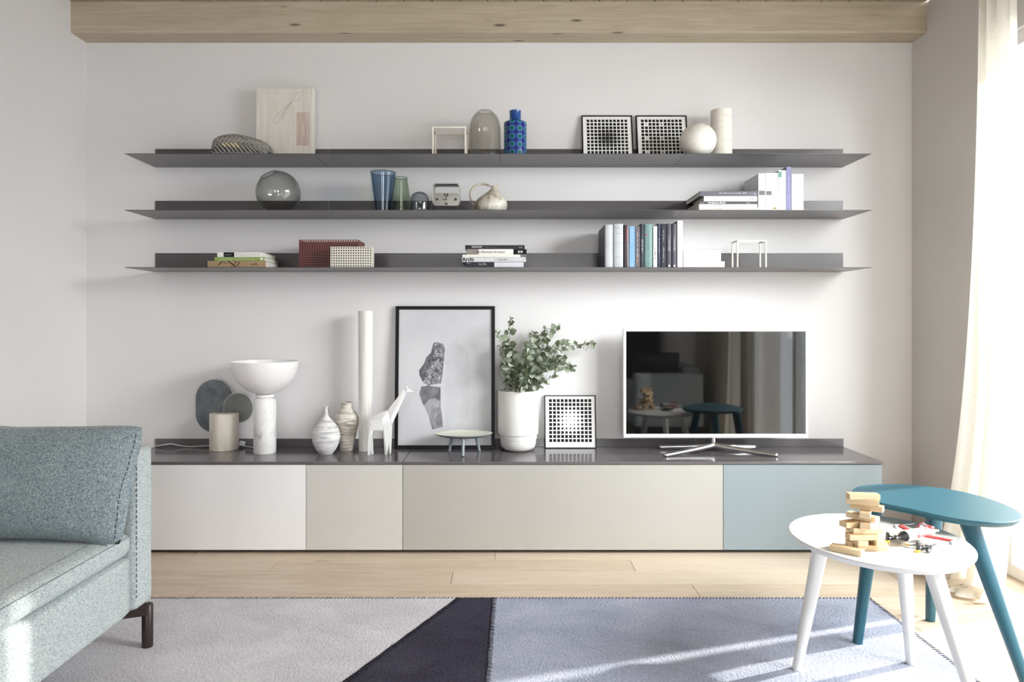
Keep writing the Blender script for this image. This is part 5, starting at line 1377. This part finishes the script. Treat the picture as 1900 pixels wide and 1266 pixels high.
# ================================================================== CURTAINS
m = Mat('cream_linen', (240, 234, 218), 0.85, spec=0.1)
v = m.noise(260, 3, 0.7, m.coord((1, 1, 0.25))); c_ = m.ramp(v, [(0.3, (234, 229, 217)), (0.7, (245, 242, 234))]); m.color(c_).bump(v, 0.15, 0.002)
tl = m.n.new('ShaderNodeBsdfTranslucent'); m.l.new(c_, tl.inputs[0])
mx = m.n.new('ShaderNodeMixShader'); mx.inputs[0].default_value = 0.42
m.l.new(m.b.outputs[0], mx.inputs[1]); m.l.new(tl.outputs[0], mx.inputs[2]); m.l.new(mx.outputs[0], m.out.inputs[0])
M_LINEN = m.m
def curtain(label, ya_top, yb_top, ya_bot, yb_bot, xc, nf, amp, seed, flare=0.10, ztop=2.66):
    """one gathered drop of cloth hanging near the right wall, its foot lying on the floor"""
    rnd = random.Random(seed); root = thing('curtain', label, 'curtain', (xc, (ya_bot + yb_bot) / 2, 0))
    ph = [rnd.uniform(0, 6.28) for _ in range(4)]
    NU, NV = 150, 60; t = BM(); g = []
    for i in range(NU + 1):
        u = i / NU; col = []
        for j in range(NV + 1):
            v = j / NV                              # 0 top .. 1 end of cloth on the floor
            hang = min(1, v / 0.93); k = max(0, (v - 0.93) / 0.07)
            z_ = ztop * (1 - hang) + 0.012
            s = hang ** (2.2 + 7 * u)
            y = (ya_top + (yb_top - ya_top) * u) * (1 - s) + (ya_bot + (yb_bot - ya_bot) * u) * s
            w1 = math.sin(2 * math.pi * nf * u + ph[0] + 0.8 * math.sin(2.5 * hang + ph[1])); w2 = math.sin(2 * math.pi * nf * 2.3 * u + ph[2] + 1.5 * hang)
            x = xc + amp * (0.55 + 0.6 * hang) * (w1 + 0.28 * w2) - flare * hang ** 6
            y += 0.02 * math.cos(2 * math.pi * nf * u + ph[3]) * hang
            if k > 0:
                x -= 0.10 * k * (0.75 + 0.35 * w2); z_ = 0.012 + 0.028 * math.sin(math.pi * k) * (0.6 + 0.4 * w1) + 0.012 * (1 - k); y += 0.015 * math.sin(9 * u + 4 * k)
                z_ = max(z_, 0.004)
            col.append(t.verts.new((x - xc, y - (ya_bot + yb_bot) / 2, z_)))
        g.append(col)
    for i in range(NU):
        for j in range(NV): t.faces.new((g[i][j], g[i + 1][j], g[i + 1][j + 1], g[i][j + 1]))
    finish('cloth', t, M_LINEN, root, True, 180)
    return root
curtain('cream linen curtain hanging beside the window near the television wall', -0.745, -0.925, -0.665, -0.985, 1.955, 3.0, 0.035, 5)
curtain('cream linen curtain at the far side of the window, close to the viewer', -2.65, -3.9, -2.6, -3.95, 1.95, 8, 0.045, 8, 0.04)
root = thing('curtain_rail', 'white ceiling rail carrying the linen curtains above the window', 'curtain rail', (1.955, -2.3, ZC))
bm = BM(); box(bm, -0.015, 0.015, -1.75, 1.6, -0.025, -0.0005, 0, 0.002); finish('rail', bm, M_TRIM, root)

# ================================================================== SIDE TABLES
M_TW = plain('white_lacquered_wood', (228, 227, 223), 0.35, var=0.006)
m = Mat('teal_lacquered_wood', (48, 104, 124), 0.38, spec=0.45); m.color(m.ramp(m.noise(3), [(0.3, (34, 85, 100)), (0.7, (38, 89, 104))])); M_TT = m.m
def table_top_outline(pts_px, ztop, order):
    P_ = np.array([on_plane(a, b, ztop)[:2] for a, b in pts_px]); c = (P_.max(0) + P_.min(0)) / 2
    Q = P_ - c; th = np.arctan2(Q[:, 1], Q[:, 0]); r_ = np.hypot(Q[:, 0], Q[:, 1])
    A = np.column_stack([np.ones(len(th))] + [f_(k * th) for k in range(1, order + 1) for f_ in (np.cos, np.sin)])
    co = np.linalg.lstsq(A.T @ A + 1e-3 * np.eye(A.shape[1]), A.T @ r_, rcond=None)[0]
    tt = np.linspace(0, 2 * np.pi, 97)[:-1]
    B = np.column_stack([np.ones(len(tt))] + [f_(k * tt) for k in range(1, order + 1) for f_ in (np.cos, np.sin)])
    rr = B @ co
    return Vector((c[0], c[1], 0)), [(a * math.cos(t), a * math.sin(t)) for a, t in zip(rr, tt)]
def side_table(name, label, pts_px, ztop, thick, feet, tops, mt, order, r_top, r_bot):
    c, out = table_top_outline(pts_px, ztop, order)
    root = thing(name, label, 'table', (c.x, c.y, 0))
    t = BM(); lo, mid, hi = [], [], []
    ring = []
    for (s, z_) in ((0.955, ztop - thick), (0.985, ztop - thick * 0.55), (1.0, ztop - 0.005), (1.0, ztop - 0.0015), (0.994, ztop)):
        ring.append([t.verts.new((x * s, y * s, z_)) for x, y in out])
    n = len(out)
    for a, b in zip(ring[:-1], ring[1:]):
        for k in range(n): t.faces.new((a[k], a[(k + 1) % n], b[(k + 1) % n], b[k]))
    t.faces.new(ring[0][::-1]); t.faces.new(ring[-1])
    finish('tabletop', t, mt, root, True, 30)
    for f_, tp in zip(feet, tops):
        f_ = Vector(f_) - Vector((c.x, c.y, 0)); a = Vector(tp) - Vector((c.x, c.y, 0))
        d = (a - f_); t = BM(); L = 5; rs = []
        for i in range(L + 1):
            q = i / L; p = f_ + d * q; r_ = r_bot + (r_top - r_bot) * q ** 1.15
            rs.append([t.verts.new((p.x + r_ * math.copysign(abs(math.cos(w)) ** 0.72, math.cos(w)), p.y + r_ * math.copysign(abs(math.sin(w)) ** 0.72, math.sin(w)), p.z)) for w in [2 * math.pi * k / 24 for k in range(24)]])
        for p, q in zip(rs[:-1], rs[1:]):
            for k in range(24): t.faces.new((p[k], p[(k + 1) % 24], q[(k + 1) % 24], q[k]))
        t.faces.new(rs[0][::-1]); t.faces.new(rs[-1])
        finish('leg', t, mt, root, True, 40)
    return c, out
w_ = [(85,320),(100,285),(150,262),(220,247),(300,241),(400,241),(1115,378),(1180,430),(1215,480),(1225,510),(1200,545),(1100,575),(950,580),(800,572),(600,548),(450,515),(350,490),(250,460),(150,405),(100,360)]
W_PX = [(1440 + a * .3048, 880 + b * .3048) for a, b in w_]
t_ = [(460,690),(480,660),(540,637),(650,627),(800,627),(1000,633),(1200,660),(1400,695),(1600,745),(1750,800),(1850,855),(1890,890),(1870,920),(1780,945),(1600,948),(1400,925),(1200,890),(1000,848),(800,805),(650,770),(530,735),(480,710)]
T_PX = [(1480 + a * .22105, 760 + b * .22105) for a, b in t_]
ZW_, ZT_ = 0.45, 0.505
def foot(px, py, z_=RT + 0.0003): 
    p = on_plane(px, py, z_); return (p.x, p.y, z_)
side_table('side_table', 'small white three-legged side table, in front of the teal one', W_PX, ZW_, 0.018,
           [foot(1478.5, 1241.5), foot(1690.5, 1231.5), (1.20, -1.885, RT + 0.0003)],
           [(0.955, -1.505, ZW_ - 0.0185), (1.205, -1.49, ZW_ - 0.0185), (1.135, -1.75, ZW_ - 0.0185)], M_TW, 3, 0.023, 0.0135)
side_table('side_table', 'taller teal blue three-legged side table, behind the white one', T_PX, ZT_, 0.018,
           [foot(1591, 1193), foot(1726, 1152, 0.0006), (1.513, -1.60, 0.0006)],
           [(1.245, -1.265, ZT_ - 0.0185), (1.485, -1.20, ZT_ - 0.0185), (1.415, -1.47, ZT_ - 0.0185)], M_TT, 4, 0.026, 0.0145)

# ================================================================== WOODEN BLOCKS
m = Mat('pine_block', (224, 200, 160), 0.55, spec=0.3)
f = m.wave(26, 3.0, m.coord((0.12, 2.6, 3.2)), 'Z', 3, 1.5)
oi = m.n.new('ShaderNodeObjectInfo')
c1 = m.ramp(f, [(0.1, (196, 160, 112)), (0.4, (224, 198, 156)), (0.9, (236, 216, 182))])
m.color(m.mix(oi.outputs['Random'], c1, m.mix(0.35, c1, rgb(246, 234, 208)))); M_BLOCK = m.m
BL, BWd, BT = 0.082, 0.027, 0.0152
base = on_plane(1614, 1020, ZW_)
me_block = None
def block(px_off, y_off, lvl, rz, label, pos=None):
    """lvl = rows up from the table top"""
    global me_block
    p = pos or (base.x + px_off, base.y + y_off, ZW_ + 0.0004 + lvl * (BT + 0.0002))
    if me_block is None:
        bm = BM(); box(bm, -BL / 2, BL / 2, -BWd / 2, BWd / 2, 0, BT, 0, 0.0009, 1); o = finish('wooden_block', bm, M_BLOCK); me_block = o.data
    else:
        o = bpy.data.objects.new('wooden_block', me_block); link(o)
    o.location = p; o.rotation_euler = (0, 0, R(rz))
    tag(o, label, 'toy block', 'wooden building blocks on the white table')
    return o
S_ = 1.0 / 665
def bx_(px): return (px - 1614) * S_
block(bx_(1617), 0.0, 0, -3, 'wooden block at the very bottom of the stack, nearest the viewer')
block(bx_(1610), 0.0315, 0, -6, 'wooden block at the bottom of the stack, behind another')
block(bx_(1597), 0.018, 1, 84, 'wooden block in the second row up, at the left, end facing out')
block(bx_(1630), 0.010, 1, 80, 'wooden block in the second row up, at the right, striped end facing out')
block(bx_(1597), -0.006, 2, 2, 'wooden block in the third row, sticking out to the left')
block(bx_(1610), 0.029, 2, -4, 'wooden block in the third row, behind the one sticking out left')
block(bx_(1608), 0.002, 3, -2, 'wooden block in the fourth row up, lying lengthwise')
block(bx_(1590), 0.016, 4, 20, 'wooden block in the fifth row, turned a little, pointing left')
block(bx_(1612), 0.018, 4, 62, 'wooden block in the fifth row, striped end facing out')
block(bx_(1608), 0.022, 5, 128, 'wooden block in the sixth row, dark end towards the left')
block(bx_(1622), 0.012, 5.0, 200, 'pale wooden block in the sixth row, on the right') if False else None
block(bx_(1610), 0.012, 6, 60, 'wooden block in the seventh row, with arched grain on its end')
block(bx_(1613), 0.012, 7, 142, 'wooden block in the eighth row, turned away to the right')
block(bx_(1604), 0.012, 8, -24, 'wooden block in the ninth row, just under the top one')
block(bx_(1604.5), 0.010, 9, -5, 'wooden block on the very top of the stack')
pf = on_plane(1571, 1026, ZW_); block(0, 0, 0, -43, 'loose wooden block lying by itself at the edge of the white table', (pf.x, pf.y, ZW_ + 0.0004))

# ================================================================== TOY SPACESHIP
M_TYW = plain('toy_white_plastic', (240, 240, 240), 0.25, spec=0.6, var=0.005)
M_TYR = plain('toy_red_plastic', (196, 52, 52), 0.25, spec=0.6)
M_TYP = plain('toy_pale_red_plastic', (222, 120, 116), 0.3, spec=0.6)
M_TYK = plain('toy_black_plastic', (34, 34, 38), 0.25, spec=0.6)
M_TYG = plain('toy_grey_plastic', (150, 150, 156), 0.3, spec=0.5)
M_TYY = plain('toy_yellow_plastic', (238, 206, 50), 0.3, spec=0.5)
G_CAN = glass('clear_pink_canopy', (236, 214, 222), (176, 120, 140))
sp = on_plane(1702, 1011, ZW_)
root = thing('toy_spaceship', 'white and red toy brick spaceship with a black nose cone, on the white table', 'toy', (sp.x, sp.y, ZW_ + 0.0004), rz=R(24))
# local frame: -X is the nose, wings spread along Y
def P(name, bm, mt, smooth=False, parent=None): return finish(name, bm, mt, parent or root, smooth, 40)
AX = Matrix.Rotation(R(90), 4, 'Y')
zc = 0.030
bm = BM(); lathe(bm, [(0, -0.060), (0.0165, -0.060), (0.0165, -0.02), (0.0150, 0.03), (0.011, 0.055), (0, 0.055)], 24, mat=Matrix.Translation((0.006, 0, zc)) @ AX); fus = P('fuselage', bm, M_TYW, True)
bm = BM(); lathe(bm, [(0, -0.026), (0.0045, -0.026), (0.0055, -0.022), (0.0065, -0.018), (0.0085, -0.018), (0.0155, 0.0), (0, 0.0)], 8, mat=Matrix.Translation((-0.0545, 0, zc)) @ AX); P('nose_cone', bm, M_TYK)
bm = BM(); lathe(bm, [(0, 0), (0.003, 0), (0.003, 0.004), (0, 0.004)], 12, mat=Matrix.Translation((-0.0845, 0, zc)) @ AX); P('nose_tip', bm, M_TYG)
for s in (-1, 1):
    bm = BM(); box(bm, -0.02, 0.045, s * 0.018 - 0.003, s * 0.018 + 0.003, zc - 0.010, zc + 0.006, 0, 0.0008, 1); P('side_panel', bm, M_TYP)
    bm = BM(); prism(bm, [(-0.035, s * 0.016), (0.035, s * 0.016), (0.052, s * 0.082), (0.018, s * 0.082)], 'z', zc - 0.008, zc - 0.0035, 0, 0.0006); wing = P('wing', bm, M_TYW)
    bm = BM(); prism(bm, [(0.002, s * 0.021), (0.020, s * 0.021), (0.040, s * 0.078), (0.028, s * 0.078)], 'z', zc - 0.0033, zc + 0.001, 0, 0.0005); P('wing_stripe', bm, M_TYR, parent=wing)
    for i in range(4):
        bm = BM(); lathe(bm, [(0, 0), (0.0024, 0), (0.0024, 0.0016), (0, 0.0016)], 12, (0.034 + 0.003 * i, s * (0.028 + 0.012 * i), zc - 0.0033)); P('stud', bm, M_TYW, True, wing)
    # long thin gun along the wing tip
    bm = BM(); bar(bm, (0.03, s * 0.086, zc - 0.004), (0.085, s * 0.07, zc + 0.0), 0.0024, 0.002, 12); P('wing_gun', bm, M_TYK, True)
    bm = BM(); box(bm, 0.016, 0.034, s * 0.084 - 0.004, s * 0.084 + 0.004, zc - 0.009, zc + 0.001, 0, 0.0006, 1); P('gun_mount', bm, M_TYG)
    # engine cluster under the front of each wing
    cy = s * 0.046
    bm = BM(); bar(bm, (-0.046, cy, 0.0105), (-0.012, cy, 0.0105), 0.0058, 0.0058, 14); P('engine', bm, M_TYK, True)
    bm = BM(); bar(bm, (-0.012, cy, 0.0105), (0.014, cy, 0.012), 0.0042, 0.003, 12); P('engine_pipe', bm, M_TYG, True)
    bm = BM(); bar(bm, (-0.040, cy + s * 0.012, 0.008), (-0.040, cy + s * 0.016, 0.008), 0.008, 0.008, 18); wh = P('wheel', bm, M_TYK, True)
    bm = BM(); bar(bm, (-0.040, cy + s * 0.0162, 0.008), (-0.040, cy + s * 0.0175, 0.008), 0.004, 0.004, 14); P('hub', bm, M_TYG, True, wh)
    bm = BM(); box(bm, -0.030, -0.014, cy - 0.006, cy + 0.006, 0.0165, 0.0215, 0, 0.0006, 1); P('bracket', bm, M_TYW)
    bm = BM(); box(bm, -0.066, -0.058, cy - 0.003, cy + 0.003, 0.007, 0.030, 0, 0.0005, 1); st_ = P('strut', bm, M_TYK)
    bm = BM(); box(bm, -0.0675, -0.0565, cy - 0.004, cy + 0.004, 0.0, 0.0068, 0, 0.0005, 1); P('strut_cap', bm, M_TYY, False, st_)
    bm = BM(); box(bm, -0.0580, -0.046, cy - 0.002, cy + 0.002, 0.010, 0.014, 0, 0.0005, 1); P('strut_link', bm, M_TYG)
bm = BM(); box(bm, -0.045, 0.03, -0.012, 0.012, 0.008, 0.0135, 0, 0.001, 1); P('keel', bm, M_TYW)
bm = BM(); box(bm, -0.044, -0.030, -0.005, 0.005, 0.0045, 0.0075, 0, 0.001, 1); P('keel_mark', bm, M_TYY)
bm = BM(); prism(bm, [(-0.05, -0.013), (-0.05, 0.013), (0.0, 0.042), (0.028, 0.042), (0.028, -0.042), (0.0, -0.042)], 'z', 0.001, 0.0038, 0, 0.0004); P('ground_plate', bm, M_TYW)
t = BM(); bmesh.ops.create_uvsphere(t, u_segments=24, v_segments=14, radius=1.0)
for v in t.verts: v.co = Vector((v.co.x * 0.030 + 0.018, v.co.y * 0.0115, zc + 0.013 + max(0, v.co.z) * 0.016))
P('canopy', t, G_CAN, True)
bm = BM(); tube(bm, [(0.02, -0.0118, zc + 0.013), (0.022, -0.008, zc + 0.024), (0.023, 0, zc + 0.0295), (0.022, 0.008, zc + 0.024), (0.02, 0.0118, zc + 0.013)], 0.0013, 8); P('canopy_hoop', bm, M_TYR, True)
bm = BM(); box(bm, 0.046, 0.062, -0.009, 0.009, zc + 0.004, zc + 0.016, 0, 0.001, 1); P('tail_block', bm, M_TYR)
bm = BM(); prism(bm, [(0.046, zc + 0.012), (0.075, zc + 0.006), (0.075, zc + 0.002), (0.046, zc + 0.002)], 'y', 0.0095, 0.0135, 0, 0.0005); P('tail_fin', bm, M_TYW)
bm = BM(); prism(bm, [(0.046, zc + 0.012), (0.075, zc + 0.006), (0.075, zc + 0.002), (0.046, zc + 0.002)], 'y', -0.0135, -0.0095, 0, 0.0005); P('tail_fin', bm, M_TYW)
